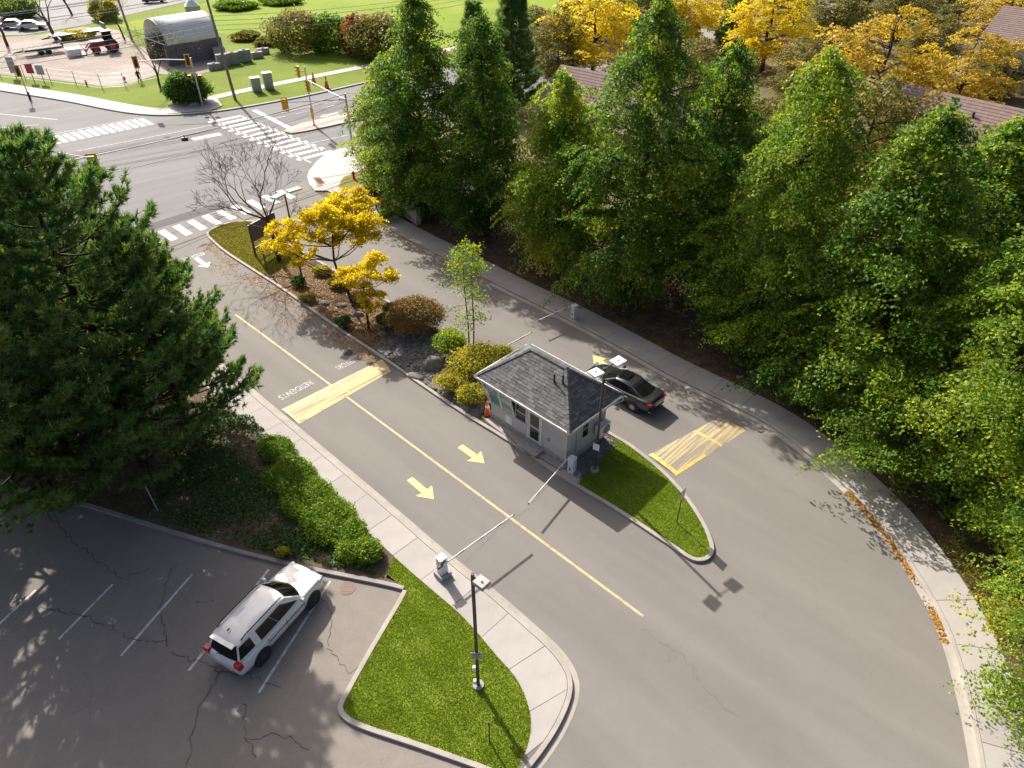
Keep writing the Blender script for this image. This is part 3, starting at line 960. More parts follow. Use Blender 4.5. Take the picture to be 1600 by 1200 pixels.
def broadleaf(seed, H, R, z0, leafmat, barkmat='bark', n_br=150, per=110, leaf=0.20, prof=crown_profile_oval, rise=0.45, clump=(1.05, .13), dense=4, tint_mu=0.5, lobes=0.22, gaps=0.0):
    """tree with a straight leader, layered branches and leaf sprays: (trunk mesh, crown mesh)"""
    rng = np.random.RandomState(seed)
    sk = Skel()
    wob = rng.normal(size=(8, 2)) * 0.12
    def axis(z):
        t = z / H * 7
        i = min(6, int(t)); f = t - i
        return (wob[i] * (1 - f) + wob[i + 1] * f) * min(1.0, z / 3)
    tr = []
    for k in range(12):
        z = H * 0.97 * k / 11
        a = axis(z)
        tr.append((a[0], a[1], z))
    sk.seg(tr, 0.018 * H + 0.05, 0.025, 8)
    ph = rng.uniform(0, 6.28, 4)
    P_all, T_all, N_all = [], [], []
    ga = 2.39996
    for b in range(n_br):
        u = (b + rng.uniform(0, 1)) / n_br
        t = u ** 1.08
        z = z0 + (H - z0) * t
        az = b * ga + rng.normal() * .35
        lob = 1 + lobes * (math.sin(2 * az + ph[0] + t * 5) + .7 * math.sin(3 * az + ph[1] - t * 9))
        r = R * prof(t) * lob * rng.uniform(.66, 1.14)
        if gaps and rng.uniform() < gaps:
            continue
        r = max(r, 0.35)
        a = axis(z)
        d = np.array([math.cos(az), math.sin(az), 0.0])
        el = rise * (0.35 + 0.9 * t) + rng.normal() * .08
        z_at = max(z - r * math.tan(el) * 0.75, z0 * .6)
        p0 = np.array([a[0], a[1], z_at])
        path = []
        for k in range(5):
            s = k / 4
            path.append(p0 + d * r * s + np.array([0, 0, 1]) * (r * math.tan(el) * (s - .38 * s * s)))
        if r > 0.8 and b % 2 == 0:
            sk.seg(path, 0.018 + 0.014 * r, 0.012, 4)
        side = np.array([-d[1], d[0], 0.0])
        ctint = rng.normal() * .12
        k_s = r / R
        for c in range(dense):
            s = 1.0 - (c / dense) * .72 - rng.uniform(0, .12)
            if rng.uniform() > (1.0, .95, .75, .5, .4, .3)[min(c, 5)]:
                continue
            k = min(3, int(s * 4)); f = s * 4 - k
            q = path[k] * (1 - f) + path[k + 1] * f
            q = q + side * rng.normal() * r * .16 + np.array([0, 0, rng.normal() * .22])
            cr = clump[0] * rng.uniform(.55, 1.3) * (0.45 + 0.55 * min(1.2, k_s))
            m = int(per * cr * cr * rng.uniform(.75, 1.25)) + 8
            n_ = np.array([0, 0, 1.0]) + d * rng.uniform(.1, .7) + rng.normal(size=3) * .2
            n_ /= np.linalg.norm(n_)
            e1 = np.cross(n_, side); e1 /= np.linalg.norm(e1)
            e2 = np.cross(n_, e1)
            an = rng.uniform(0, 6.283, m)
            lb = 1 + .35 * np.sin(an * 3 + rng.uniform(0, 6)) + .22 * np.sin(an * 5 + rng.uniform(0, 6))
            rad = cr * np.sqrt(rng.uniform(0, 1, m)) * lb
            X = np.outer(rad * np.cos(an), e1) * 1.15 + np.outer(rad * np.sin(an), e2) * .85
            X += np.outer(rng.normal(size=m) * clump[1] * (.35 + .65 * (1 - rad / (cr * 1.6))), n_)
            X[:, 2] -= 0.22 * rad ** 2 / max(cr, .1)
            P_all.append(q + X)
            N_all.append(np.repeat(n_[None], m, 0))
            T_all.append(tint_mu + ctint + rng.normal(size=m) * .15)
    P = np.concatenate(P_all); T = np.concatenate(T_all)
    N = np.concatenate(N_all)
    keep = P[:, 2] > 0.25
    P, T, N = P[keep], T[keep], N[keep]
    return sk.mb.mesh('trunk', M[barkmat], smooth='all'), leaves('crown', P, leaf, M[leafmat], T, rng, up=0.0, out=N * 1.1)

def grow(sk, rng, p, d, L, r, depth, tips, spread=0.6, upb=0.15, kids=(2, 3), shrink=.72, nseg=3, min_r=.006, wig=.12):
    path = [p]
    dd = d
    for k in range(nseg):
        dd = dd + rng.normal(size=3) * wig + np.array([0, 0, upb * .3])
        dd = dd / np.linalg.norm(dd)
        path.append(path[-1] + dd * L / nseg)
    r1 = max(min_r, r * .66)
    sk.seg(path, r, r1, 6 if r > .05 else (4 if r > .02 else 3))
    tips.append((path[-1], dd, depth))
    if depth == 0:
        return
    n = rng.randint(kids[0], kids[1] + 1)
    base = rng.uniform(0, 6.28)
    for i in range(n):
        ax = np.cross(dd, [0.31, 0.2, 0.93]); ax = ax / max(1e-6, np.linalg.norm(ax))
        ay = np.cross(dd, ax)
        an = base + 6.28 * i / n + rng.normal() * .3
        sp = spread * rng.uniform(.6, 1.3)
        nd = dd * math.cos(sp) + (ax * math.cos(an) + ay * math.sin(an)) * math.sin(sp)
        nd[2] += upb * rng.uniform(.2, 1)
        nd = nd / np.linalg.norm(nd)
        s = 1.0 if i == 0 else rng.uniform(.55, 1.0)
        k = min(nseg - 1, int(s * nseg)); f = s * nseg - k
        st = path[k] * (1 - f) + path[k + 1] * f
        grow(sk, rng, st, nd, L * shrink * rng.uniform(.75, 1.15), max(min_r, r1 * rng.uniform(.6, .85)), depth - 1, tips, spread, upb, kids, shrink, nseg, min_r, wig)

def cloud_tree(base, trunk, clouds, leafmat, barkmat, seed, leaf=.16, per_m2=90, r0=.12, flat=.42, forks=2, tint_mu=.5, twigs=True):
    """airy tree: a trunk polyline, limbs to each leaf cloud (centre, radius); local coordinates about base"""
    rng = np.random.RandomState(seed)
    sk = Skel()
    T = [np.array(p) for p in trunk]
    sk.seg(T, r0, r0 * .45, 8)
    P_all, Tn = [], []
    L = len(T)
    for (c, R) in clouds:
        c = np.array(c)
        d = [np.linalg.norm(c - t) * (1.0 if t[2] < c[2] - .2 else 2.5) for t in T[1:]]
        j = 1 + int(np.argmin(d))
        s = T[j]
        mid = (s + c) / 2 + np.array([0, 0, -.10 * np.linalg.norm(c - s)]) + rng.normal(size=3) * .12
        path = [s, (s + mid) / 2 + rng.normal(size=3) * .06, mid, (mid + c) / 2 + rng.normal(size=3) * .06, c]
        sk.seg(path, r0 * .42, r0 * .16, 5)
        n_sub = max(5, int(9 * R))
        for k in range(n_sub):
            an = rng.uniform(0, 6.28); rr = R * math.sqrt(rng.uniform(.05, 1))
            q = c + np.array([rr * math.cos(an), rr * math.sin(an), rng.normal() * R * flat * .35 + R * flat * .5 * (1 - (rr / R) ** 2)])
            if twigs:
                sk.seg([c, (c + q) / 2 + rng.normal(size=3) * .08 + np.array([0, 0, .06]), q], r0 * .14, .008, 3)
            cr = R * rng.uniform(.28, .48)
            m = int(per_m2 * cr * cr * 3.2 * rng.uniform(.6, 1.3))
            X = rng.normal(size=(m, 3)) * np.array([cr * .55, cr * .55, cr * .26])
            X[:, 2] -= .25 * (X[:, 0] ** 2 + X[:, 1] ** 2) / cr
            P_all.append(q + X)
            Tn.append(tint_mu + rng.normal() * .12 + rng.normal(size=m) * .17)
    P = np.concatenate(P_all); Tn = np.concatenate(Tn)
    return sk.mb.mesh('trunk', M[barkmat], smooth='all'), leaves('crown', P, leaf, M[leafmat], Tn, rng, up=.5)

def shrub(seed, rx, ry, rz, leafmat, leaf=.10, n=5000, stems=7, lumps=14, tint_mu=.5, droop=0.0, shell=.35, low=-.25, zc=.82, rough=.09):
    """rounded bush: stems and an uneven shell of leaves; local coordinates, base at z 0"""
    rng = np.random.RandomState(seed)
    sk = Skel()
    for i in range(stems):
        an = 6.28 * i / stems + rng.normal() * .3
        e = np.array([math.cos(an) * rx * .6, math.sin(an) * ry * .6, rz * rng.uniform(.8, 1.3)])
        sk.seg([np.array([math.cos(an) * .05, math.sin(an) * .05, -.05]), e * np.array([.35, .35, .55]), e], .03, .01, 4)
    C = unit(rng.normal(size=(lumps, 3)))
    C[:, 2] = np.abs(C[:, 2]) * 1.1 - .15
    C = unit(C)
    W = rng.uniform(.35, .6, size=lumps)
    D = unit(rng.normal(size=(n, 3)))
    D[:, 2] = np.where(D[:, 2] < low, -D[:, 2], D[:, 2])
    d = np.clip(D @ C.T, -1, 1)
    bumpv = (np.exp(-(1 - d) / .10) * W).max(axis=1)
    rad = (0.72 + .5 * bumpv) * (1 - shell * rng.uniform(0, 1, n) ** 2.2) * np.clip(1 + rng.normal(size=n) * rough, .6, 1.32)
    P = D * rad[:, None] * np.array([rx, ry, rz]) + np.array([0, 0, rz * zc])
    if droop:
        P[:, 2] -= droop * (P[:, 0] ** 2 / rx ** 2 + P[:, 1] ** 2 / ry ** 2) * rz
    lump_id = d.argmax(axis=1)
    lt = rng.normal(size=lumps) * .11
    T = tint_mu + lt[lump_id] + rng.normal(size=n) * .16
    keep = P[:, 2] > .03
    return sk.mb.mesh('stem', M['bark'], smooth='all'), leaves('foliage', P[keep], leaf, M[leafmat], T[keep], rng, up=.25, out=D[keep] * .55)

def pine(seed, H, R, z0, n_wh=24, tufts=1.0, needle=.34, blades=24):
    """pine: whorled boughs that turn up at their ends, each twig ending in a brush of needles"""
    rng = np.random.RandomState(seed)
    sk = Skel()
    tr = [(math.sin(k * .9 + seed) * .10, math.cos(k * .7 + seed) * .10, H * .98 * k / 12) for k in range(13)]
    sk.seg(tr, .020 * H + .04, .03, 9)
    Pt, Dt, Tt = [], [], []
    for w in range(n_wh):
        t = (w + .3) / n_wh
        z = z0 + (H - z0) * t ** .95
        rr = R * (1 - t) ** .62 * (min(1, (t + .12) / .22) ** .5)
        nb = int(rng.randint(5, 8))
        a0 = rng.uniform(0, 6.28)
        for b in range(nb):
            az = a0 + 6.28 * b / nb + rng.normal() * .2
            r = max(.5, rr * rng.uniform(.68, 1.12))
            d = np.array([math.cos(az), math.sin(az), 0])
            side = np.array([-d[1], d[0], 0])
            up = rng.uniform(-.05, .22) + .35 * t
            path = []
            for k in range(6):
                s = k / 5
                path.append(np.array([tr[0][0], tr[0][1], z]) + d * r * s + np.array([0, 0, 1]) * r * (up * s - .10 * math.sin(s * 3.1) + .22 * s ** 3))
            sk.seg(path, .02 + .012 * r, .015, 4)
            nt = int(tufts * (8 + 14 * r))
            for k in range(nt):
                s = rng.uniform(.30, 1.0) ** .6
                i = min(4, int(s * 5)); f = s * 5 - i
                q = path[i] * (1 - f) + path[i + 1] * f
                lat = rng.normal() * .30 * r * (1.08 - s) + rng.normal() * .25
                dr = d * rng.uniform(.2, .9) + side * np.sign(lat) * rng.uniform(0, .7) + np.array([0, 0, rng.uniform(.25, 1.0)])
                q2 = q + side * lat + dr * rng.uniform(.10, .38)
                if k % 3 == 0:
                    sk.seg([q, q2], .012, .008, 3)
                Pt.append(q2); Dt.append(dr / np.linalg.norm(dr)); Tt.append(.52 + rng.normal() * .17)
    for k in range(16):
        Pt.append(np.array([0, 0, H * .97]) + rng.normal(size=3) * .2); Dt.append(np.array([0, 0, 1.0])); Tt.append(.6)
    Pt, Dt, Tt = np.array(Pt), np.array(Dt), np.array(Tt)
    n = len(Pt)
    nn = n * blades
    Pb = np.repeat(Pt, blades, 0); Db = np.repeat(Dt, blades, 0)
    dirs = unit(rng.normal(size=(nn, 3)) * .55 + Db * 1.0)
    ln = needle * rng.uniform(.65, 1.2, (nn, 1))
    st = Pb - Db * rng.uniform(0, .22, (nn, 1))
    sd = unit(np.cross(dirs, rng.normal(size=(nn, 3)))) * .027
    V = np.empty((nn, 3, 3))
    V[:, 0] = st - sd; V[:, 1] = st + sd; V[:, 2] = st + dirs * ln
    T = np.repeat(Tt, blades) + rng.normal(size=nn) * .07
    T = np.where(rng.uniform(size=nn) < .012, 1.0, np.minimum(T, .93))
    return sk.mb.mesh('trunk', M['bark_pine'], smooth='all'), mesh_np('crown', V.reshape(-1, 3), np.arange(nn * 3).reshape(nn, 3), M['needle'], T)

def put(name, meshes, label, cat, loc, rz=0.0, s=(1, 1, 1), group=None, names=('trunk', 'crown')):
    o = thing(name, label, cat, (loc[0], loc[1], loc[2] if len(loc) > 2 else 0.0), rz, group)
    o.scale = s
    for me, nm in zip(meshes, names):
        link(nm, me, o)
    return o
def inside(poly, X, Y):
    poly = np.array(poly)
    x0, y0 = poly[:, 0], poly[:, 1]
    x1, y1 = np.roll(x0, -1), np.roll(y0, -1)
    r = np.zeros(len(X), bool)
    for a, b, c, d in zip(x0, y0, x1, y1):
        if b == d:
            continue
        k = ((b > Y) != (d > Y)) & (X < (c - a) * (Y - b) / (d - b) + a)
        r ^= k
    return r
def scatter_pts(poly, n, rng):
    poly = np.array(poly)
    lo, hi = poly.min(0), poly.max(0)
    X = np.empty(0); Y = np.empty(0)
    for _ in range(14):
        x = rng.uniform(lo[0], hi[0], n); y = rng.uniform(lo[1], hi[1], n)
        k = inside(poly, x, y)
        X = np.concatenate([X, x[k]]); Y = np.concatenate([Y, y[k]])
        if len(X) >= n:
            break
    return X[:n], Y[:n]
def grass(name, poly, dens, h, z, mat, label, seed, w=.015, patchy=.5):
    rng = np.random.RandomState(seed)
    A = abs(sum(poly[i][0] * poly[(i + 1) % len(poly)][1] - poly[(i + 1) % len(poly)][0] * poly[i][1] for i in range(len(poly)))) / 2
    X, Y = scatter_pts(poly, int(A * dens), rng)
    n = len(X)
    pn = (np.sin(X * 2.1 + 1.3 * np.sin(Y * 1.7)) + np.sin(Y * 2.9 + 1.1 * np.sin(X * 1.3)) + np.sin(X * 5.3 + Y * 4.1)) / 3
    hh = h * rng.uniform(.5, 1.3, n) * (1 + .35 * pn)
    az = rng.uniform(0, 6.28, n)
    sd = np.stack([np.cos(az), np.sin(az), np.zeros(n)], 1) * w * rng.uniform(.6, 1.3, (n, 1))
    ln = rng.normal(size=(n, 2)) * .55 * hh[:, None]
    B = np.stack([X, Y, np.full(n, z)], 1)
    V = np.empty((n, 3, 3))
    V[:, 0] = B - sd; V[:, 1] = B + sd
    V[:, 2] = B + np.concatenate([ln, hh[:, None]], 1)
    T = .52 + patchy * .16 * pn + rng.normal(size=n) * .08
    T = np.where(rng.uniform(size=n) < .03, 1.0, np.minimum(T, .92))
    return link(name, mesh_np(name, V.reshape(-1, 3), np.arange(n * 3).reshape(n, 3), M[mat], T), label=label, cat='grass', kind='stuff')
def litter_at(name, X, Y, z, size, mat, label, seed):
    rng = np.random.RandomState(seed)
    n = len(X)
    P = np.stack([X, Y, z + rng.uniform(.006, .03, n)], 1)
    T = .5 + rng.normal(size=n) * .25
    return link(name, leaves(name, P, size, M[mat], T, rng, up=2.2, aspect=.75), label=label, cat='fallen leaves', kind='stuff')

grass('lawn_grass', lawn_poly, 1900, .05, .112, 'blade', 'short bright green grass on the corner lawn around the dark lamp post', 1)
grass('island_grass', near_lawn_poly, 1900, .05, .10, 'blade', 'short green grass at the rounded tip of the gatehouse island', 2)
grass('entry_grass', far_lawn, 450, .07, .10, 'blade_dry', 'yellowing grass on the island tip by the crosswalk', 3, w=.035)

# ---- pines on the left bed
pineA = pine(3, 17.0, 6.9, 1.0)
pineB = pine(8, 15.0, 6.2, 1.3, n_wh=22)
pg = 'pines in the bed beside the parking lot'
def P0(px, py, z=.1):
    return G(px, py, z)
put('pine_tree', pineA, 'tallest dark green pine, spreading over the sidewalk from the middle of the bed', 'pine tree', P0(226, 712), 0.4, (.95, .95, .98), pg)
put('pine_tree', pineB, 'dark pine with its bare trunk right behind the parking lot kerb', 'pine tree', P0(84, 792), 2.0, (1.0, 1.0, 1.1), pg)
put('pine_tree', pineB, 'smaller pine whose boughs reach over the driveway kerb', 'pine tree', P0(292, 665), 4.1, (.70, .70, .80), pg)
put('pine_tree', pineA, 'pine behind the others, beside the main road crosswalk', 'pine tree', P0(110, 580), 1.2, (.95, .95, .80), pg)
put('pine_tree', pineA, 'pine at the end of the bed, beyond the leaning thin stake', 'pine tree', P0(-70, 690), 3.3, (.8, .8, .62), pg)
put('pine_tree', pineB, 'pine at the outer corner of the bed by the main road', 'pine tree', P0(-90, 500), 5.2, (1, 1, .95), pg)

# ---- row of tall green trees behind the right-hand sidewalk
gt = [broadleaf(21, 17.0, 3.7, 1.0, 'leaf_green', n_br=170, per=170),
      broadleaf(22, 16.5, 3.6, 1.0, 'leaf_green', n_br=165, per=170, tint_mu=.42),
      broadleaf(23, 13.0, 3.3, 1.0, 'leaf_bright', n_br=140, per=170, tint_mu=.55),
      broadleaf(24, 18.0, 4.6, 1.0, 'leaf_green', n_br=195, per=170),
      broadleaf(25, 17.0, 4.8, 1.0, 'leaf_bright', n_br=195, per=205, leaf=.18, tint_mu=.47),
      broadleaf(26, 11.0, 3.9, .8, 'leaf_bright', n_br=150, per=290, leaf=.14, tint_mu=.5)]
tg = 'tall green trees behind the right-hand sidewalk'
def row_tree(k, base, top, label, wx=1.0, rz=0.0, Href=None):
    b = G(*base, .1)
    h = height_over(b, *top) - .1
    Hs = (17.0, 16.5, 13.0, 18.0, 17.0, 11.0)[k]
    return put('green_tree', gt[k], label, 'tree', b, rz, (wx, wx, h / Hs), tg)
row_tree(0, (668, 332), (652, -14), 'tall green tree beside the stone entry wall', .92, 0.3)
row_tree(1, (760, 366), (770, 22), 'tall green tree second from the stone entry wall, with an orange-tinged top', .84, 1.9)
row_tree(2, (868, 412), (886, 116), 'shorter yellow-green tree across the lane from the slender garden tree', .92, 0.7)
row_tree(3, (984, 462), (1042, -2), 'tallest green tree, across from the sidewalk barrier cabinet', .88, 2.2)
row_tree(4, (1180, 548), (1296, 84), 'broad green tree beside the sidewalk, across from the black sedan', 0.88, 0.2)
row_tree(3, (1312, 636), (1482, 172), 'broad green tree shading the sidewalk across from the second speed hump', .92, 4.0)
row_tree(4, (1490, 775), (1740, 330), 'green tree whose low sprays hang over the bend of the sidewalk', 0.92, 3.0)
row_tree(5, (1668, 915), (1900, 520), 'bright green tree by the dry grass patch past the sidewalk bend', 1.05, 1.0)
row_tree(5, (1705, 1115), (1830, 800), 'young green tree leaning over the sunlit sidewalk end', .85, 2.6)
row_tree(0, (1420, 600), (1620, 190), 'green tree standing behind the row, beside the brown roofed house', 1.1, 5.0)
row_tree(1, (1085, 440), (1160, 70), 'dark green tree standing behind the row, beside the white railing', .80, 3.0)
row_tree(2, (620, 300), (604, 90), 'thin brownish green tree at the street end of the row', .9, 4.4)
gt_d = [broadleaf(31, 12.0, 4.4, 1.2, 'leaf_dull', n_br=100, per=90, prof=crown_profile_round, leaf=.26),
        broadleaf(32, 11.0, 4.6, 2.6, 'leaf_yellow', n_br=85, per=85, prof=crown_profile_round, leaf=.28, gaps=.15),
        broadleaf(33, 12.0, 5.2, 2.8, 'leaf_gold2', n_br=90, per=75, prof=crown_profile_round, leaf=.28, gaps=.4)]
def back_tree(k, base, top, label, cat='tree', wx=1.0, rz=0.0, grp=None):
    b = G(*base, 0)
    h = height_over(b, *top)
    Hs = (12.0, 11.0, 12.0)[k]
    return put(('brown_tree', 'yellow_tree', 'yellow_tree')[k], gt_d[k], label, cat, (b.x, b.y, -.03), rz, (wx, wx, h / Hs), grp)
bgp = 'autumn trees around the houses'
back_tree(0, (1290, 430), (1400, 130), 'brownish green tree between the green row and the brown roofed house', wx=1.05, rz=1.0, grp=bgp)
back_tree(0, (1130, 370), (1190, 150), 'dull brown-leaved tree behind the tallest green tree', wx=.9, rz=2.0, grp=bgp)
back_tree(1, (925, 122), (945, -20), 'golden yellow tree on the pale driveway beyond the green row', wx=1.35, rz=.3, grp=bgp)
back_tree(1, (1190, 112), (1200, -30), 'golden tree standing over orange fallen leaves', wx=1.2, rz=2.0, grp=bgp)
back_tree(2, (1350, 210), (1400, 10), 'wide amber tree with half bare branches behind the brown roof', wx=1.35, rz=1.1, grp=bgp)
back_tree(2, (1480, 190), (1500, 40), 'amber tree beside the grey sided house', wx=1.0, rz=4.1, grp=bgp)
back_tree(2, (1555, 75), (1560, -40), 'yellow-green tree behind the grey sided house', wx=1.3, rz=3.1, grp=bgp)
back_tree(1, (1060, 80), (1050, -30), 'amber tree half hidden behind the tallest green tree', wx=1.2, rz=5.0, grp=bgp)
back_tree(0, (870, 130), (868, 20), 'brown thicket tree next to the golden driveway tree', wx=.8, rz=3.0, grp=bgp)
back_tree(0, (1290, 90), (1295, -20), 'dark brown bare-topped tree behind the golden tree', wx=1.1, rz=0.2, grp=bgp)
back_tree(0, (1580, 330), (1590, 180), 'brown-green tree in front of the brown roofed gable', wx=.8, rz=2.2, grp=bgp)
back_tree(2, (1120, 60), (1120, -30), 'far amber tree above the white railing', wx=1.0, rz=2.9, grp=bgp)
back_tree(0, (990, 70), (985, -60), 'far brown tree behind the golden driveway tree', wx=1.2, rz=2.7, grp=bgp)
for k, (bs, tp, wx_) in enumerate((((1440, 120), (1450, 20), 1.0), ((1400, 60), (1405, -30), 1.1), ((1245, 160), (1262, 60), .9), ((1075, 180), (1090, 60), .8), ((838, 95), (838, 10), .9), ((905, 60), (905, -20), 1.0), ((1350, 40), (1352, -40), 1.2), ((1470, 40), (1475, -30), 1.2), ((1540, 150), (1552, 70), .8), ((1230, 40), (1232, -30), 1.1), ((1600, 40), (1610, -30), 1.2), ((1010, 150), (1018, 60), .8), ((1380, 260), (1410, 150), .8), ((1195, 250), (1215, 150), .8), ((1540, 420), (1600, 230), .9), ((1470, 480), (1540, 260), .9))):
    back_tree(0, bs, tp, 'dull brownish tree among the thickets around the houses', wx=wx_, rz=k * 1.3, grp='dull trees around the houses')
spruce = pine(15, 12.0, 2.6, .8, n_wh=22, tufts=.8, needle=.40)
def spr(base, top, label, wx=1.0, rz=0.0):
    b = G(*base, 0)
    return put('spruce_tree', spruce, label, 'spruce tree', b, rz, (wx, wx, height_over(b, *top) / 12.0), 'dark conifers beyond the tree row')
spr((800, 180), (795, -25), 'dark conifer between the two tall green trees nearest the entry wall', 1.3)
spr((742, 140), (745, 5), 'dark grey-green conifer at the edge of the field', 1.1, 1.0)
spr((1140, 95), (1138, -25), 'dark conifer in front of the far amber tree', 1.1, 2.0)
spr((1312, 70), (1318, -30), 'dark conifer beside the dark brown bare-topped tree', 1.2, 3.0)

# ---- garden on the island
gsh = ('stem', 'foliage')
def local_cloud(base, Y_off, lst, k=1.28):
    """cloud centres given as (px, py, radius[, depth offset])"""
    out = []
    for it in lst:
        px, py, r = it[:3]
        dy = it[3] if len(it) > 3 else 0.0
        p = at_depth(px, py, base.y + Y_off + dy) - base
        out.append(((p.x, p.y, p.z), r * k))
    return out
# larger honey locust
b = G(549, 471, .09)
tk = [(0, 0, -.05)] + [tuple(at_depth(px, py, b.y + dy) - b) for px, py, dy in ((541, 448, .1), (530, 430, .2), (522, 408, .3), (520, 385, .3), (519, 360, .4))]
cl = local_cloud(b, 1.4, [(470, 348, .85), (500, 335, 1.1, .6), (535, 325, 1.15, 1.2), (560, 345, 1.0, .6), (575, 362, .75, 1.0), (545, 360, .9, .2), (515, 350, .9, -.2), (455, 365, .7, -.5), (440, 352, .6, .3), (430, 385, .62, -.4), (450, 395, .6, .4), (550, 308, .85, 2.2), (572, 318, .7, 2.4), (425, 362, .55, 1.0), (485, 365, .6, -1.5), (470, 405, .55, -.2), (565, 378, .5, .6), (500, 370, .6, -.5), (532, 374, .6, -.3), (455, 384, .55, .1), (482, 390, .5, -.2), (440, 372, .5, -.6), (520, 318, .8, 1.6)])
put('locust_tree', cloud_tree(b, tk, cl, 'leaf_yellow', 'bark', 41, leaf=.17, per_m2=350, r0=.12), 'larger golden honey locust in the island garden, its crown over the lamp post', 'tree', b)
b = G(576, 512, .09)
tk = [(0, 0, -.05)] + [tuple(at_depth(px, py, b.y + dy) - b) for px, py, dy in ((573, 490, 0), (572, 470, .1), (568, 450, .1))]
cl = local_cloud(b, 0, [(545, 430, .7), (570, 420, .8, .5), (595, 428, .62), (588, 405, .6, .8), (560, 445, .55, -.5), (582, 460, .6, -.4), (568, 475, .5, .2), (534, 438, .45, .3), (605, 437, .42, -.3), (586, 478, .42)])
put('locust_tree', cloud_tree(b, tk, cl, 'leaf_yellow', 'bark', 42, leaf=.16, per_m2=480, r0=.085, tint_mu=.48), 'small golden honey locust in the island garden beside the round rusty shrub', 'tree', b)
# bare tree
def bare_tree(b, seed, L, r, depth, label, name='bare_tree', d0=(0, 0, 1), spread=.62, leafy=0, leafmat='leaf_dull', mat='bark_bare', shrink=.74, kids=(2, 3), min_r=.008):
    rng = np.random.RandomState(seed)
    sk = Skel(); tips = []
    dd = np.array(d0, float); dd /= np.linalg.norm(dd)
    grow(sk, rng, np.array([0, 0, -.05]), dd, L, r, depth, tips, spread, .16, kids, shrink, 3, min_r)
    o = thing(name, label, 'tree', b)
    link('trunk', sk.mb.mesh('trunk', M[mat], smooth='all'), o)
    if leafy:
        P = np.concatenate([t[0] + rng.normal(size=(leafy, 3)) * .28 for t in tips if t[2] <= 1])
        link('crown', leaves('crown', P, .15, M[leafmat], .5 + rng.normal(size=len(P)) * .2, rng), o)
    return o
rng = np.random.RandomState(19)
sk = Skel(); tips = []
tp_ = [np.array(p) for p in ((0, 0, -.05), (-.05, .03, 1.2), (-.12, .06, 2.4), (-.22, .08, 3.3))]
sk.seg(tp_, .17, .12, 9)
for k, (d_, L_, r_, st) in enumerate((((-.95, .1, .45), 2.3, .085, 3), ((-.55, -.35, .85), 2.2, .08, 3), ((-.15, .45, 1.0), 2.1, .085, 3), ((.35, .1, 1.0), 2.1, .08, 3), ((.75, -.1, .5), 1.7, .06, 2), ((-.8, .5, .35), 2.0, .06, 2), ((.3, -.6, .7), 1.6, .055, 3))):
    d_ = np.array(d_) / np.linalg.norm(d_)
    grow(sk, rng, tp_[st], d_, L_, r_, 5, tips, .48, .10, (2, 3), .76, 3, .011, .13)
bt = thing('bare_tree', 'leafless dark-branched tree on the island tip by the crosswalk', 'tree', G(437, 408, .09))
link('trunk', sk.mb.mesh('trunk', M['bark_bare'], smooth='all'), bt)
bare_tree(G(592, 332, .09), 17, 2.0, .09, 4, 'thin small tree with a few brown leaves by the corner sidewalk', 'small_tree', (-.3, .1, 1), .5, 5)
# slender two-stemmed tree
b = G(736, 552, .09)
rng = np.random.RandomState(9)
sk = Skel(); Pl = []
for (x0, px1, py1) in ((-.12, 722, 372), (.14, 738, 385)):
    top = at_depth(px1, py1, b.y + .2) - b
    pth = [np.array([x0 * (1 - k / 7) * 1.0 + top.x * k / 7 + .05 * math.sin(k), top.y * k / 7, -.05 + top.z * k / 7]) for k in range(8)]
    sk.seg(pth, .055, .014, 6)
    for k in range(26):
        s = rng.uniform(.28, 1.0); i = min(6, int(s * 7)); f = s * 7 - i
        q = pth[i] * (1 - f) + pth[i + 1] * f
        az = rng.uniform(0, 6.28); ln = rng.uniform(.4, 1.35) * (1.25 - .5 * s)
        e = q + np.array([math.cos(az) * ln, math.sin(az) * ln, rng.uniform(.0, .35)])
        sk.seg([q, (q + e) / 2 + np.array([0, 0, .08]), e], .014, .006, 3)
        m = int(22 + 40 * (s > .75))
        Pl.append(e + rng.normal(size=(m, 3)) * np.array([.26, .26, .14]))
        Pl.append((q + e) / 2 + rng.normal(size=(m // 2, 3)) * np.array([.22, .22, .12]))
Pl = np.concatenate(Pl)
put('slender_tree', (sk.mb.mesh('trunk', M['bark'], smooth='all'), leaves('crown', Pl, .14, M['leaf_bright'], .55 + rng.normal(size=len(Pl)) * .2, rng)), 'slender two-stemmed tree with sparse green leaves beside the gatehouse', 'tree', b)

def bush(base, seed, rx, ry, rz, mat, label, name='shrub', leaf=.10, n=6000, cat='shrub', rzrot=0.0, z=.08, **kw):
    p = G(*base, z)
    return put(name, shrub(seed, rx, ry, rz, mat, leaf, n, **kw), label, cat, (p.x, p.y, z), rzrot, names=gsh)
bush((650, 516), 51, 2.0, 1.75, 1.3, 'leaf_maple', 'large mounded rusty green shrub in the middle of the island garden', leaf=.12, n=14000, lumps=26, droop=.12, tint_mu=.58)
bush((705, 555), 52, 1.1, 1.0, 1.0, 'leaf_bright', 'leafy green bush between the rusty shrub and the slender tree', leaf=.13, n=4500, tint_mu=.55, rough=.17, shell=.6, lumps=26)
bush((748, 585), 53, 1.7, 1.45, 1.05, 'leaf_shrub', 'yellow-green bush at the foot of the slender tree', leaf=.13, n=8500, lumps=34, rough=.17, shell=.6)
bush((708, 607), 54, 1.1, .9, .62, 'leaf_shrub', 'low yellow-green bush beside the dark boulder', leaf=.12, n=4200, rough=.17, shell=.6, lumps=26)
bush((737, 628), 55, .95, .8, .6, 'leaf_shrub', 'low yellow-green bush nearest the orange cone', leaf=.12, n=3600, tint_mu=.42, rough=.17, shell=.6, lumps=26)
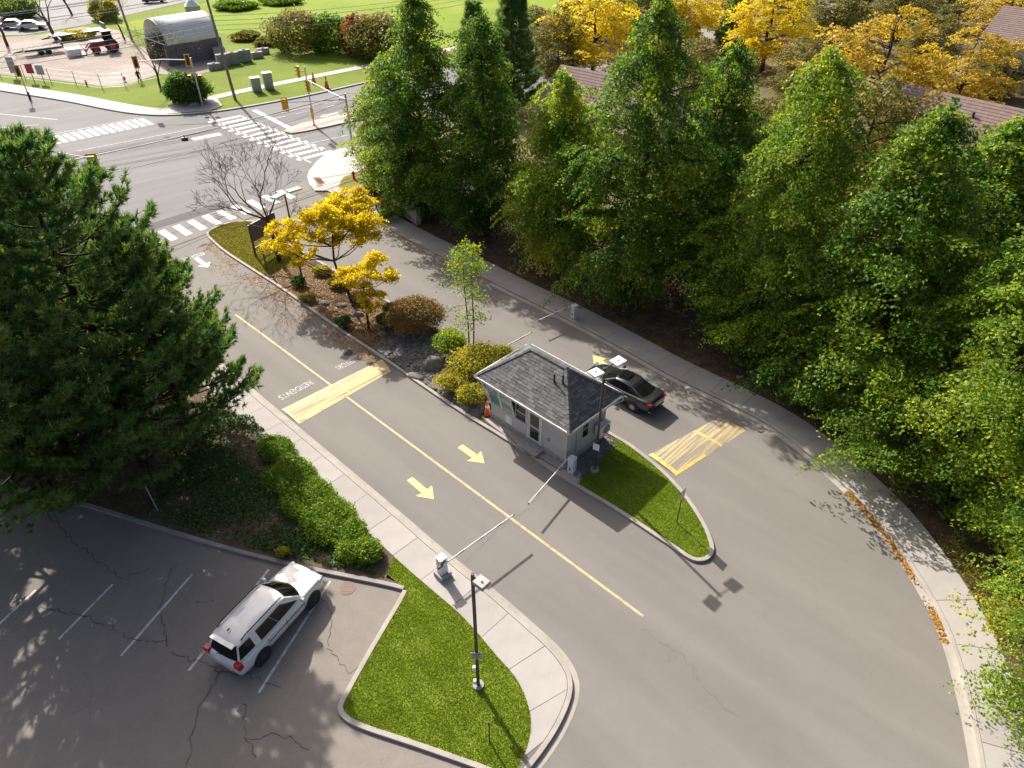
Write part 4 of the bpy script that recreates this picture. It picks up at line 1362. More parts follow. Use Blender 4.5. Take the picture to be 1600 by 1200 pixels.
bush((786, 572), 56, .9, .8, .75, 'leaf_shrub', 'yellow-green bush against the gatehouse windows', leaf=.12, n=3600, tint_mu=.4, rough=.17, shell=.6, lumps=26)
bush((537, 509), 57, .62, .55, .42, 'leaf_box', 'small round dark green bush beside the island kerb', leaf=.07, n=3600)
bush((601, 508), 58, .62, .6, .5, 'leaf_box', 'small round green bush next to the large rusty shrub', leaf=.08, n=3400, tint_mu=.7)
bush((468, 446), 59, .6, .55, .42, 'leaf_box', 'small dark green bush at the foot of the lamp post', leaf=.09, n=2600, tint_mu=.65)
bush((528, 448), 60, .8, .6, .38, 'leaf_dull', 'low brown bush under the larger honey locust', leaf=.1, n=2600)
bush((560, 470), 62, .8, .6, .4, 'leaf_maple', 'low rusty bush between the two honey locusts', leaf=.1, n=2600)
bush((612, 490), 63, .7, .6, .45, 'leaf_dull', 'dull brown bush behind the small round green one', leaf=.1, n=2400)
bush((480, 470), 64, .7, .5, .3, 'leaf_dull', 'low brown plant beside the island kerb below the lamp post', leaf=.1, n=1800)
bush((505, 428), 61, .9, .6, .35, 'leaf_shrub', 'low yellowing bush behind the lamp post', leaf=.1, n=2600, tint_mu=.6)
# boulders and kerb stones
def boulder(base, sx, sy, sz, seed, label, name='boulder', rz=0.0, cat='boulder', grp=None):
    r = np.random.RandomState(seed)
    bm = bmesh.new()
    bmesh.ops.create_icosphere(bm, subdivisions=3, radius=1.0)
    C = unit(r.normal(size=(9, 3)))
    for v in bm.verts:
        n = np.array(v.co)
        d = (C @ n)
        k = 1 - .28 * max(0, d.max() - .55) + .05 * math.sin(n[0] * 7 + seed) * math.cos(n[1] * 6)
        v.co = Vector((n[0] * k * sx, n[1] * k * sy, max(-.3, n[2]) * k * sz))
    me = bpy.data.meshes.new(name)
    bm.to_mesh(me); bm.free()
    me.polygons.foreach_set('use_smooth', [True] * len(me.polygons))
    me.materials.append(M['rock'])
    p = G(*base, .09)
    return link(name, me, None, (p.x, p.y, .09), (0, 0, rz), label=label, cat=cat, group=grp)
boulder((676, 572), .72, .55, .75, 4, 'big dark boulder in the rock bed of the island garden', rz=.5)
boulder((650, 588), .62, .36, .22, 5, 'flat dark stone in front of the big boulder', rz=-.4)
boulder((690, 566), .4, .4, .45, 6, 'dark stone leaning on the big boulder', rz=1.2)
for k, (p, q) in enumerate((((508, 474), 'flat grey garden stone under the honey locust, nearest the lamp post'), ((533, 478), 'flat grey garden stone between the two honey locusts'), ((560, 492), 'dark stone beside the trunk of the small honey locust'), ((598, 522), 'pale stone at the edge of the rock bed'))):
    boulder(p, .5 - .04 * k, .28, .22 + .05 * (k == 2), 20 + k, q, 'garden_stone', rz=-.7 + .3 * k, cat='stone', grp='garden stones')
rng = np.random.RandomState(3)
X, Y = scatter_pts(rock_poly, 520, rng)                   # loose rocks of the rock bed
mb = MB()
for x, y in zip(X, Y):
    s = rng.uniform(.05, .17)
    R_ = Matrix.Rotation(rng.uniform(0, 6.28), 3, 'Z') @ Matrix.Rotation(rng.uniform(-.6, .6), 3, 'X')
    mb.box((x, y, .09 + s * .25), (s * 1.3, s, s * .8), R_, taper=rng.uniform(.45, .8))
mb.build('loose_rock', M['rock'], label='loose grey rocks spread over the island rock bed', cat='rocks', kind='stuff')

# ---- hedge and shrubs along the left sidewalk
for k, (p, rx, ry, rz, lab) in enumerate((((492, 776), 1.5, .95, .42, 'sunlit green shrub in the middle of the low hedge by the sidewalk'), ((522, 808), 1.5, .95, .45, 'bright green shrub of the low hedge, next to the middle one towards the barrier'), ((545, 838), 1.2, .9, .42, 'bright green shrub at the barrier end of the low hedge'), ((462, 742), 1.45, .9, .42, 'green shrub of the low hedge, partly in the pine shade'), ((435, 708), 1.3, .85, .42, 'shaded green shrub at the pine end of the low hedge'), ((505, 828), 1.35, .9, .38, 'lower green shrub on the bed side of the low hedge'), ((470, 792), 1.3, .9, .38, 'shaded shrub on the bed side of the hedge, beside the middle one'), ((440, 752), 1.2, .9, .36, 'dark shrub on the bed side of the hedge nearer the pines'), ((575, 868), .78, .7, .5, 'green bush with looser leaves past the hedge end'), ((548, 868), .7, .6, .45, 'small green bush between the hedge and the white SUV'))):
    bush(p, 70 + k, rx, ry, rz, 'leaf_hedge', lab, 'hedge_shrub', leaf=.10, n=9500 if rx > .9 else 4000, cat='shrub', rzrot=-.75, z=.1, lumps=60, tint_mu=.52, shell=.55, low=-.5, zc=.6)
bush((442, 868), 80, .35, .3, .28, 'leaf_shrub', 'tiny yellow-green plant by the parking kerb in the shade', leaf=.09, n=700, z=.1)
rng = np.random.RandomState(77)
X, Y = scatter_pts(pts((330, 640), (395, 655), (450, 715), (520, 800), (560, 850), (590, 900), (445, 872), (300, 830), (230, 800), (260, 720)), 17000, rng)
_k = (np.sin(X * 1.1 + 2 * np.sin(Y * .7)) + np.sin(Y * 1.3 + 1.5 * np.sin(X * .9)) + rng.normal(size=len(X)) * .9) > -.7
X, Y = X[_k], Y[_k]
hz = .12 + .22 * rng.uniform(0, 1, len(X)) * (.5 + .5 * np.sin(X * 1.7 + np.sin(Y * 1.3)) * np.sin(Y * 1.9))
link('ground_cover', leaves('ground_cover', np.stack([X, Y, hz], 1), .15, M['leaf_box'], .6 + rng.normal(size=len(X)) * .22, rng, up=.9), label='low dark green ground cover in the shade between pines and hedge', cat='ground cover', kind='stuff')

# ---- fallen leaves
def along(path, n, o0, o1, rng, clump=True):
    P = resample(path, .2)
    A, B = np.array(offset_path(P, o0)), np.array(offset_path(P, o1))
    i = rng.randint(0, len(P), n)
    t = rng.uniform(0, 1, n)[:, None]
    Q = A[i] * (1 - t) + B[i] * t + rng.normal(size=(n, 2)) * .05
    if clump:
        k = (np.sin(i * .35) + np.sin(i * .13 + 1)) > rng.normal(size=n) * .8 - .3
        Q = Q[k]
    return Q[:, 0], Q[:, 1]
rng = np.random.RandomState(12)
Rb = [p for p in Rp if G2(1310, 765)[1] > p[1] > G2(1480, 1010)[1]]
X, Y = along(Rb, 3000, .06, .27, rng)
litter_at('gutter_leaves', X, Y, .012, .10, 'litter', 'orange fallen leaves collected in the gutter of the bend', 1)
Rc = [p for p in Rp if G2(520, 312)[1] > p[1] > G2(760, 445)[1]]
X, Y = along(Rc, 1500, .02, .28, rng)
litter_at('gutter_leaves', X, Y, .012, .12, 'litter', 'yellow-brown fallen leaves in the gutter below the stone entry wall', 2)
il = [p for p in isl_r if s_far(p) < 1e9]
left_edge = [G2(330, 378), G2(400, 428), G2(440, 453), G2(525, 515), G2(600, 563)]
X, Y = along(left_edge, 2600, -.9, -.02, rng)
X2, Y2 = along([G2(360, 402), G2(440, 453), G2(525, 515)], 900, -2.2, -.05, rng)
litter_at('kerb_leaves', np.concatenate([X, X2]), np.concatenate([Y, Y2]), .008, .10, 'litter', 'orange fallen leaves strewn along the island kerb', 3)
X, Y = scatter_pts(pts((412, 430), (470, 405), (600, 475), (620, 520), (590, 545), (520, 505)), 5200, rng)
litter_at('garden_leaves', X, Y, .09, .10, 'litter', 'orange and brown leaves covering the garden under the honey locusts', 4)
X, Y = scatter_pts(outR + outR2[::-1], 16000, rng)
litter_at('bed_leaves', X, Y, .11, .12, 'litter_dark', 'dull brown leaves covering the ground under the tree row', 5)
X, Y = scatter_pts(pine_bed_poly[:0] + pts((30, 760), (300, 838), (600, 905), (560, 850), (420, 690), (330, 600), (150, 560), (0, 650)), 9000, rng)
litter_at('pine_litter', X, Y, .105, .11, 'litter_dark', 'brown needles and leaves lying under the pines', 6)
X, Y = scatter_pts(pts((1100, 60), (1230, 60), (1260, 125), (1130, 140)), 2500, rng)
litter_at('orange_leaves', X, Y, -.02, .35, 'litter', 'bright orange leaves under the golden tree by the white railing', 7)
# dry grass patch at the bend
grass('dry_grass', [tuple(Vector(p)) for p in pts((1462, 850), (1500, 838), (1545, 905), (1580, 1000), (1560, 1018), (1520, 930))], 300, .12, .11, 'blade_dry', 'dry yellow grass between the bend sidewalk and the trees', 8, w=.04)

# ---- shrubs beyond the main road
bush((296, 160), 90, 3.1, 2.6, 2.2, 'leaf_green', 'big round dark green bush on the far street corner', 'round_bush', leaf=.3, n=8000, z=.1, tint_mu=.3, low=-.75, zc=.66)
for k, (p, rx, rz, mt, lab) in enumerate((((470, 80), 5.6, 3.6, 'leaf_dull', 'olive grey thicket at the near edge of the field'), ((522, 80), 5.0, 3.5, 'leaf_green', 'dark green thicket next to the olive grey one in the field'), ((568, 86), 3.6, 3.6, 'leaf_red', 'red autumn thicket in the field'), ((594, 92), 5.0, 3.8, 'leaf_dull', 'brownish thicket touching the red one'), ((422, 70), 2.5, .7, 'leaf_dull', 'low dry weeds beside the concrete block pile'), ((385, 62), 2.6, .8, 'leaf_dull', 'low brown weeds behind the concrete block pile'), ((370, 14), 4.5, 1.0, 'leaf_hedge', 'low green hedge on the far side of the field'), ((440, 6), 4.5, .9, 'leaf_hedge', 'low green hedge at the far road, beside the other'), ((30, 28), 4.0, 2.2, 'leaf_green', 'dark green conical bush by the far paved lot'), ((165, 30), 3.2, 2.2, 'leaf_shrub', 'yellow-green bush between far road and yard'), ((120, 60), 3.0, .7, 'leaf_shrub', 'low yellow-green weeds at the yard edge'))):
    bush(p, 100 + k, rx, rx * .8, rz, mt, lab, 'thicket', leaf=.38, n=6500, z=.1, tint_mu=.5, low=-.75, zc=.62)
def far_tree(base, seed, L, r, depth, label, leafy, mat, d0=(0, 0, 1)):
    return bare_tree(G(*base, .1), seed, L, r, depth, label, 'street_tree', d0, .55, leafy, mat, 'bark')
far_tree((252, 141), 61, 3.0, .16, 5, 'thin brown-leaved tree beside the big round bush', 4, 'leaf_dull')
far_tree((88, 62), 62, 3.6, .30, 5, 'bare dark tree at the edge of the far yard', 0, 'leaf_dull', (-.15, 0, 1))
far_tree((113, 24), 63, 3.0, .22, 5, 'bare tree by the far service road', 0, 'leaf_dull')
far_tree((12, 72), 64, 3.4, .25, 4, 'leafy tree at the left end of the yard', 9, 'leaf_dull')
far_tree((195, 62), 65, 2.8, .16, 5, 'sparse leafy tree between yard and field', 7, 'leaf_shrub')
for k, (px, py) in enumerate(((580, 298), (600, 322), (622, 338), (604, 344))):
    bush((px, py), 120 + k, .8, .7, .5, ('leaf_dull', 'leaf_maple', 'leaf_bright', 'leaf_hedge')[k], ('brown bush between the stone wall sections', 'rusty low bush below the stone wall', 'green bush in front of the longer stone wall', 'small green plant on the corner sidewalk edge')[k], leaf=.13, n=2200, z=.08)

# ================================================================== GATEHOUSE
EZ = 3.05
A_, B_, C_ = G(741, 587, EZ), G(890, 678, EZ), G(977, 618, EZ)
hu = (B_ - A_); hu.z = 0
W_ = hu.length
hu.normalize()
hv = Vector((-hu.y, hu.x, 0))
D_ = (C_ - B_).dot(hv)
hc = (A_ + B_) / 2 + hv * (D_ / 2)
h_rz = math.atan2(hu.y, hu.x)
ha, hb = W_ / 2, D_ / 2
OH = 0.62
wx, wy = ha - OH, hb - OH
RISE = 1.75
gh = thing('gatehouse', 'small grey gatehouse with a dark shingled hip roof on the island', 'gatehouse', (hc.x, hc.y, 0.0), h_rz)
M['shingle'] = None
def shingle_mat():
    m, nt, b = new_mat('roof_shingle')
    oi = nt.nodes.new('ShaderNodeObjectInfo')
    ge = nt.nodes.new('ShaderNodeNewGeometry')
    v = tex_coord(nt)
    f = noise(nt, v, 24, 3, .7)
    rnd = math_n(nt, 'FRACT', math_n(nt, 'ADD', math_n(nt, 'MULTIPLY', oi.outputs['Random'], 7.31), ge.outputs['Random Per Island']))
    c = ramp(nt, rnd, [(0, (.065, .064, .063)), (.5, (.115, .114, .111)), (1, (.19, .188, .182))])
    c = mix(nt, .35, c, ramp(nt, f, [(.3, (.045, .045, .045)), (.7, (.19, .19, .188))]))
    nt.links.new(c, b.inputs['Base Color'])
    b.inputs['Roughness'].default_value = .93
    bump(nt, b, f, .4, .01)
    return m
M['shingle'] = shingle_mat()
# walls: solid part towards the near end, counter-height part under the sloping glazing
gx = -wx + 0.50 * 2 * wx          # where the glazing ends
Z0 = 0.10
t = .14
wall = MB()
wall.bbox(gx, wx, -wy, -wy + t, Z0 + .30, EZ - .05)
wall.bbox(gx, wx, wy - t, wy, Z0 + .30, EZ - .05)
wall.bbox(wx - t, wx, -wy + t + .002, wy - t - .002, Z0 + .30, EZ - .05)
wall.bbox(-wx, gx - .002, -wy, -wy + t, Z0 + .30, 1.20)
wall.bbox(-wx, gx - .002, wy - t, wy, Z0 + .30, 1.20)
wall.bbox(-wx, -wx + t, -wy + t + .002, wy - t - .002, Z0 + .30, 1.20)
wall_o = wall.build('wall', M['stucco'], gh)
MB().bbox(-wx - .05, wx + .05, -wy - .05, wy + .05, 0.02, Z0 + .298).build('plinth', M['plinth'], gh, bevel=.015)
# counter sill
sl = MB()
sl.bbox(-wx - .10, gx, -wy - .10, -wy + t + .05, 1.203, 1.26)
sl.bbox(-wx - .10, gx, wy - t - .05, wy + .10, 1.203, 1.26)
sl.bbox(-wx - .10, -wx + t + .05, -wy + t + .06, wy - t - .06, 1.203, 1.259)
sl.build('sill', M['trim'], gh)
# sloping glazing: leans outwards towards the eaves
lean, zt = .40, EZ - .12
def glaze(p0, p1, out, n, name='window'):
    """panes between two points on the sill, leaning out along `out`"""
    p0, p1, out = Vector(p0), Vector(p1), Vector(out)
    L = (p1 - p0).length
    d = (p1 - p0) / L
    up = Vector((0, 0, zt - 1.26)) + out * lean
    nrm = d.cross(up).normalized()
    if nrm.dot(out) < 0: nrm = -nrm
    for i in range(n):
        a, b = p0 + d * (L * i / n), p0 + d * (L * (i + 1) / n)
        fr = MB()
        w = .045
        def bar(s, e, wd):
            dd = (e - s).normalized()
            sd = dd.cross(nrm).normalized() * wd
            q = [s - sd - nrm * .03, s + sd - nrm * .03, s + sd + nrm * .03, s - sd + nrm * .03]
            q2 = [x + (e - s) for x in q]
            fr.loft([q, q2])
        bar(a + d * w, a + d * w + up, w)
        bar(b - d * w, b - d * w + up, w)
        bar(a + d * 2 * w + up.normalized() * w, b - d * 2 * w + up.normalized() * w, w)
        bar(a + d * 2 * w + up - up.normalized() * w, b - d * 2 * w + up - up.normalized() * w, w)
        fo = fix_normals(fr.build(name, M['trim'], gh))
        q = [a + d * 2 * w + up * .06, b - d * 2 * w + up * .06, b - d * 2 * w + up * .94, a + d * 2 * w + up * .94]
        pn = MB().loft([[x - nrm * .008 for x in q], [x + nrm * .008 for x in q]])
        fix_normals(pn.build('pane', M['glass_teal'], fo))
gl_end = -wx + .34 * 2 * wx
glaze((-wx - .02, -wy - .02, 1.26), (gl_end, -wy - .02, 1.26), (0, -1, 0), 2)
glaze((-wx - .02, wy + .02, 1.26), (gl_end, wy + .02, 1.26), (0, 1, 0), 2)
glaze((-wx - .02, -wy - .02, 1.26), (-wx - .02, wy + .02, 1.26), (-1, 0, 0), 3)
# corner posts of the glazing fill
for sy in (-1, 1):
    MB().loft([[Vector((-wx - .02 + dx, sy * (wy + .02) + dy, 1.262)) for dx, dy in ((-.05, -.05), (.05, -.05), (.05, .05), (-.05, .05))],
               [Vector((-wx - .02 - lean + dx, sy * (wy + .02 + lean) + dy, zt)) for dx, dy in ((-.05, -.05), (.05, -.05), (.05, .05), (-.05, .05))]]).build('corner_post', M['trim'], gh)
# dark recessed service hatch between glazing and door
for sy in (-1,):
    MB().bbox(gl_end + .05, gx - .06, -wy + .02, -wy + .06, 1.27, EZ - .1).build('service_hatch', M['glass_dark'], gh)
    hf = MB()
    for z_ in (1.75, 2.25):
        hf.bbox(gl_end + .05, gx - .06, -wy - .01, -wy + .018, z_, z_ + .06)
    hf.bbox(gx - .06, gx + .02, -wy - .08, -wy - .003, 1.262, EZ - .1)
    hf.bbox(gl_end, gl_end + .05, -wy - .02, -wy + .06, 1.262, EZ - .1)
    hf.build('hatch_frame', M['trim'], gh)
# interior floor, desk and core so that the glass shows a dim room
MB().bbox(-wx + .16, wx - .16, -wy + .16, wy - .16, .3, .42).build('floor', solid('gatehouse_floor', (.12, .11, .10), .8), gh)
MB().bbox(-wx + .2, -wx + 1.0, -wy + .3, wy - .3, .95, 1.0).build('desk', M['wood'], gh)
# door with two panes
dx0 = gx + .12; dx1 = dx0 + .86
dr = MB(); dr.bbox(dx0, dx1, -wy - .035, -wy - .003, Z0 + .32, 2.32)
dro = dr.build('door', M['trim'], gh)
MB().bbox(dx0 + .12, dx1 - .12, -wy - .042, -wy - .037, Z0 + .45, 1.30).build('pane', M['glass_dark'], dro)
MB().bbox(dx0 + .12, dx1 - .12, -wy - .042, -wy - .037, 1.42, 2.2).build('pane', M['glass_dark'], dro)
MB().box((dx1 - .06, -wy - .06, 1.18), (.05, .05, .14)).build('handle', M['grey_metal'], dro)
df = MB(); df.bbox(dx0 - .07, dx0 - .003, -wy - .05, -wy - .002, Z0 + .32, 2.40); df.bbox(dx1 + .003, dx1 + .07, -wy - .05, -wy - .002, Z0 + .32, 2.40); df.bbox(dx0 - .003, dx1 + .003, -wy - .05, -wy - .002, 2.325, 2.40)
df.build('door_frame', M['white'], gh)
MB().bbox(dx0 - .2, dx1 + .3, -wy - .75, -wy - .055, .10, .26).build('doorstep', M['plinth'], gh, bevel=.015)
MB().bbox(dx1 + .5, dx1 + .62, -wy - .05, -wy - .002, 1.05, 1.22).build('intercom', M['grey_metal'], gh)
MB().bbox(-wx + 1.15, -wx + 1.6, -wy - .02, -wy - .002, .5, 1.0).build('notice_board', M['white'], gh)
# end wall: window, downpipe, conduit
MB().bbox(wx + .004, wx + .03, -wy + 1.15, -wy + 1.75, 1.15, 2.35).build('window', M['trim'], gh)
MB().bbox(wx + .034, wx + .038, -wy + 1.22, -wy + 1.68, 1.22, 1.72).build('pane', M['glass_dark'], gh.children[-1])
MB().bbox(wx + .034, wx + .038, -wy + 1.22, -wy + 1.68, 1.78, 2.28).build('pane', M['glass_dark'], [o for o in gh.children if o.name.startswith('window')][-1])
MB().tube([(wx + .06, -wy + .75, EZ - .1), (wx + .06, -wy + .75, .25)], .035, 8).build('downpipe', M['galv'], gh)
# eaves: soffit, gutter
MB().bbox(-ha + .06, ha - .06, -hb + .06, hb - .06, EZ - .06, EZ - .02).build('soffit', solid('soffit_board', (.45, .45, .44), .8), gh)
gu = MB()
gu.bbox(-ha, ha, -hb - .05, -hb + .05, EZ - .09, EZ + .035)
gu.bbox(-ha, ha, hb - .05, hb + .05, EZ - .09, EZ + .035)
gu.bbox(-ha - .05, -ha + .05, -hb + .052, hb - .052, EZ - .09, EZ + .034)
gu.bbox(ha - .05, ha + .05, -hb + .052, hb - .052, EZ - .09, EZ + .034)
gu.build('gutter', M['trim'], gh, bevel=.01)
# bent gutter spout on the far corner
MB().tube([(ha + .03, hb - .1, EZ - .03), (ha + .1, hb - .15, EZ - .25), (wx + .1, wy - .1, EZ - .75), (wx + .08, wy - .1, .3)], .035, 6).build('downpipe', M['trim'], gh)
# roof deck under the shingles
rl = ha - hb                       # half ridge length
rv = [(-ha, -hb, EZ), (ha, -hb, EZ), (ha, hb, EZ), (-ha, hb, EZ), (-rl, 0, EZ + RISE), (rl, 0, EZ + RISE)]
roof = MB().add(rv, [(0, 1, 5, 4), (1, 2, 5), (2, 3, 4, 5), (3, 0, 4)]).build('roof', solid('roof_underlay', (.06, .06, .062), .95), gh)
# shingles
def clip_poly(poly, a, b):
    """keep the part of a 2D polygon left of the line a->b"""
    out = []
    def sd(p): return (b[0] - a[0]) * (p[1] - a[1]) - (b[1] - a[1]) * (p[0] - a[0])
    for i in range(len(poly)):
        p, q = poly[i], poly[(i + 1) % len(poly)]
        sp, sq = sd(p), sd(q)
        if sp >= 0: out.append(p)
        if (sp > 0 > sq) or (sp < 0 < sq):
            k = sp / (sp - sq)
            out.append((p[0] + (q[0] - p[0]) * k, p[1] + (q[1] - p[1]) * k))
    return out
shr = random.Random(4)
shing = []
SL = math.hypot(hb, RISE)
for f, (o, ex, ey, wid) in enumerate(((Vector((-ha, -hb, EZ)), Vector((1, 0, 0)), Vector((0, hb, RISE)) / SL, 2 * ha), (Vector((ha, -hb, EZ)), Vector((0, 1, 0)), Vector((-hb, 0, RISE)) / SL, 2 * hb),
                                      (Vector((ha, hb, EZ)), Vector((-1, 0, 0)), Vector((0, -hb, RISE)) / SL, 2 * ha), (Vector((-ha, hb, EZ)), Vector((0, -1, 0)), Vector((hb, 0, RISE)) / SL, 2 * hb))):
    nz = ex.cross(ey)
    rows = 16
    eh = SL / rows
    topw = wid / 2 - hb if wid > 2 * hb + .01 else 0.0
    for r_ in range(rows):
        y0, y1 = r_ * eh, min(SL, (r_ + 1) * eh + .05)
        x = -.02 + (r_ % 2) * .17 - shr.uniform(0, .3)
        while x < wid:
            w = shr.uniform(.26, .40)
            poly = [(x + .006, y0 + shr.uniform(-.012, .012)), (x + w - .006, y0 + shr.uniform(-.012, .012)), (x + w - .006, y1), (x + .006, y1)]
            x += w
            poly = clip_poly(poly, (0, 0), (0, 0) if False else (wid / 2 - topw, SL)) if False else poly
            # left hip: from (0,0) to (hb,SL); right hip: from (wid,0) to (wid-hb,SL)
            poly = clip_poly(poly, (hb, SL), (0, 0))
            poly = clip_poly(poly, (wid, 0), (wid - hb, SL)) if poly else poly
            if len(poly) < 3: continue
            ar = abs(sum(poly[i][0] * poly[(i + 1) % len(poly)][1] - poly[(i + 1) % len(poly)][0] * poly[i][1] for i in range(len(poly)))) / 2
            if ar < .006: continue
            th = shr.uniform(.014, .030)
            ym = max(p[1] for p in poly); yn = min(p[1] for p in poly)
            def P3(p, top):
                kk = (ym - p[1]) / max(1e-6, ym - yn)
                lift = (.004 + th * kk) if top else .002
                return o + ex * p[0] + ey * p[1] + nz * lift
            lo = [P3(p, False) for p in poly]; hi = [P3(p, True) for p in poly]
            shing.append((f, ar, lo, hi))
order = sorted(range(len(shing)), key=lambda i: ({0: 0, 1: 1, 3: 2, 2: 3}[shing[i][0]], -shing[i][1]))
rest = MB()
for k, i in enumerate(order):
    f, ar, lo, hi = shing[i]
    n = len(lo)
    V = lo + hi
    F = [tuple(range(n, 2 * n))] + [(j, (j + 1) % n, n + (j + 1) % n, n + j) for j in range(n)]
    if k < 300:
        c = sum(hi, Vector()) / n
        MB().add([p - c for p in V], F).build('shingle', M['shingle'], roof, loc=c)
    else:
        rest.add(V, F)
tag(rest.build('shingle_courses', M['shingle'], roof), kind='stuff')
# ridge and hip caps
cp = MB()
def caps(a, b):
    a, b = Vector(a), Vector(b)
    n = int((b - a).length / .24)
    d = (b - a).normalized()
    sd = d.cross(Vector((0, 0, 1))).normalized()
    up = sd.cross(d)
    for i in range(n):
        p, q = a.lerp(b, i / n), a.lerp(b, (i + 1.12) / n)
        l0, l1 = .045, .03
        cp.add([p - sd * .12 + up * (l0 - .055), p + up * l0, p + sd * .12 + up * (l0 - .055), q - sd * .12 + up * (l1 - .055), q + up * l1, q + sd * .12 + up * (l1 - .055)], [(0, 1, 4, 3), (1, 2, 5, 4)])
for c_ in ((-ha, -hb), (ha, -hb), (ha, hb), (-ha, hb)):
    caps((c_[0], c_[1], EZ + .02), (math.copysign(rl, c_[0]), 0, EZ + RISE + .02))
caps((-rl, 0, EZ + RISE + .02), (rl, 0, EZ + RISE + .02))
tag(cp.build('ridge_caps', M['shingle'], roof), kind='stuff')
for (vx, vy) in ((rl - .15, -.75), (rl + .30, -.62)):
    zz = EZ + RISE * (1 - abs(vy) / hb)
    MB().cyl((vx, vy, zz - .1), (vx, vy, zz + .55), .05, n=10).build('vent_pipe', M['black'], roof)
# air conditioner on the end wall, with its bracket
ac = thing('air_conditioner', 'white outdoor air conditioning unit on the end wall of the gatehouse', 'air conditioner', gh.matrix_basis @ Vector((wx + .35, wy - .55, .95)), h_rz)
MB().box((0, 0, .35), (.36, .86, .66)).build('casing', M['cab'], ac, bevel=.02)
fan = MB(); fan.cyl((.18, .1, .35), (.188, .1, .35), .27, n=24); fan.build('fan_recess', M['black'], ac)
fg = MB()
for k in range(5):
    fg.tube([(.197, .1 + (.05 + .05 * k) * math.cos(a), .35 + (.05 + .05 * k) * math.sin(a)) for a in np.linspace(0, 2 * math.pi, 25)], .006, 4)
fg.box((.197, .1, .35), (.012, .5, .02)); fg.box((.197, .1, .35), (.012, .02, .5))
fg.build('fan_grille', M['galv'], ac)
MB().box((-.1, -.3, -.02), (.55, .04, .05)).box((-.1, .3, -.02), (.55, .04, .05)).build('bracket', M['galv'], ac)
# concrete apron along the house
ap = thing('concrete_apron', 'narrow concrete apron along the gatehouse by the driveway kerb', 'apron')
ap_poly = [G2(*p, .1) for p in ((752, 652), (765, 640), (888, 728), (908, 738), (905, 759), (880, 745), (800, 689))]
MB().prism(ap_poly, .05, .118).build('apron_slab', M['concrete'], ap, tri=True)
# orange cone
def cone(loc, label, h=.72, mat='orange', grp=None, z=.1):
    c = thing('traffic_cone', label, 'traffic cone', loc, 0.4, grp)
    MB().box((0, 0, .02), (.36 * h / .7, .36 * h / .7, .04)).build('base', M['black'] if mat == 'orange' else M[mat], c)
    MB().cyl((0, 0, .04), (0, 0, h), .14 * h / .7, .03, n=14).build('body', M[mat], c, smooth=True)
    MB().cyl((0, 0, h * .55), (0, 0, h * .72), .081 * h / .7, .06 * h / .7, n=14, caps=False).build('band', M['white'], c, smooth=True)
    return c
cone(G(762, 648, .1), 'orange traffic cone standing at the glazed corner of the gatehouse', 1.0)
MB().tube([gh.matrix_basis @ Vector(p) for p in ((-wx + 1.2, -wy - .3, .13), (-.4, -wy - .62, .13), (.9, -wy - .8, .13), (1.6, -wy - .55, .13), (wx, -wy - .5, .13), (wx + .4, -wy + .3, .13))], .018, 6).build('power_cable', M['black'], label='black cable lying along the gatehouse apron', cat='cable')
# gravel strip round the gatehouse end
gp = [gh.matrix_basis @ Vector(p) for p in ((wx + .06, -wy - .3, 0), (wx + 1.35, -wy - .3, 0), (wx + 1.0, wy, 0), (wx + .5, wy + .3, 0), (wx + .06, wy + .2, 0))]
gpoly = [(p.x, p.y) for p in gp]
MB().sheet(gpoly, .106).build('gravel_strip', M['gravelbase'], tri=True, kind='structure')
X, Y = scatter_pts(gpoly, 420, rng)
mb = MB()
for x, y in zip(X, Y):
    s = rng.uniform(.03, .09)
    mb.box((x, y, .105 + s * .25), (s * 1.3, s, s * .8), Matrix.Rotation(rng.uniform(0, 6.28), 3, 'Z'), taper=.6)
mb.build('gravel', M['rock'], label='small grey stones around the gatehouse end wall', cat='gravel', kind='stuff')

# ================================================================== BARRIERS
def barrier(base, tip, z, arm_from, label, plinth=False, gap_z=1.0):
    p = G(*base, z)
    a0 = G(*arm_from, z + gap_z); a1 = G(*tip, z + gap_z)
    d = (a1 - p); d.z = 0
    ang = math.atan2(d.y, d.x)
    o = thing('barrier_gate', label, 'barrier gate', p, ang, 'lane barriers')
    zb = 0.0
    if plinth:
        pl = MB(); pl.bbox(-.30, .30, -.28, .28, -.1, .26)
        pl.build('plinth', M['plinth'], o, bevel=.015)
        zb = .26
    c = MB(); c.box((0, 0, zb + .47), (.36, .34, .94))
    c.build('cabinet', M['cab'], o, bevel=.018)
    MB().box((0, 0, zb + .965), (.40, .38, .05)).build('lid', M['white'], o, bevel=.012)
    MB().box((.184, -.02, zb + .32), (.008, .07, .2)).build('slot', M['black'], o)
    MB().box((-.02, .174, zb + .45), (.24, .008, .6)).build('access_door', M['cab'], o)
    za = zb + .80
    MB().cyl((.02, -.17, za), (.02, -.235, za), .09, n=14).build('hub', M['grey_metal'], o)
    L = math.hypot(a1.x - p.x, a1.y - p.y)
    am = MB(); am.box(((L - .35) / 2, -.255, za), (L + .35, .035, .09))
    amo = am.build('arm', M['white'], o, bevel=.008)
    MB().box((-.25, -.255, za), (.28, .06, .14)).build('counterweight', M['dark_metal'], o)
    for s in (.22, .5, .78):
        MB().box((L * s, -.2751, za), (.3, .002, .075)).build('red_band', M['red'], amo)
        MB().box((L * s, -.2349, za), (.3, .002, .075)).build('red_band', M['red'], amo)
    MB().box((L - .01, -.255, za), (.05, .05, .10)).build('end_cap', M['dark_metal'], amo)
    return o
barrier((692, 899), (797, 801), .13, (706, 866), 'barrier gate on a concrete plinth standing on the left sidewalk', True)
barrier((893, 737), (833, 786), .1, (890, 730), 'barrier gate standing against the near corner of the gatehouse')
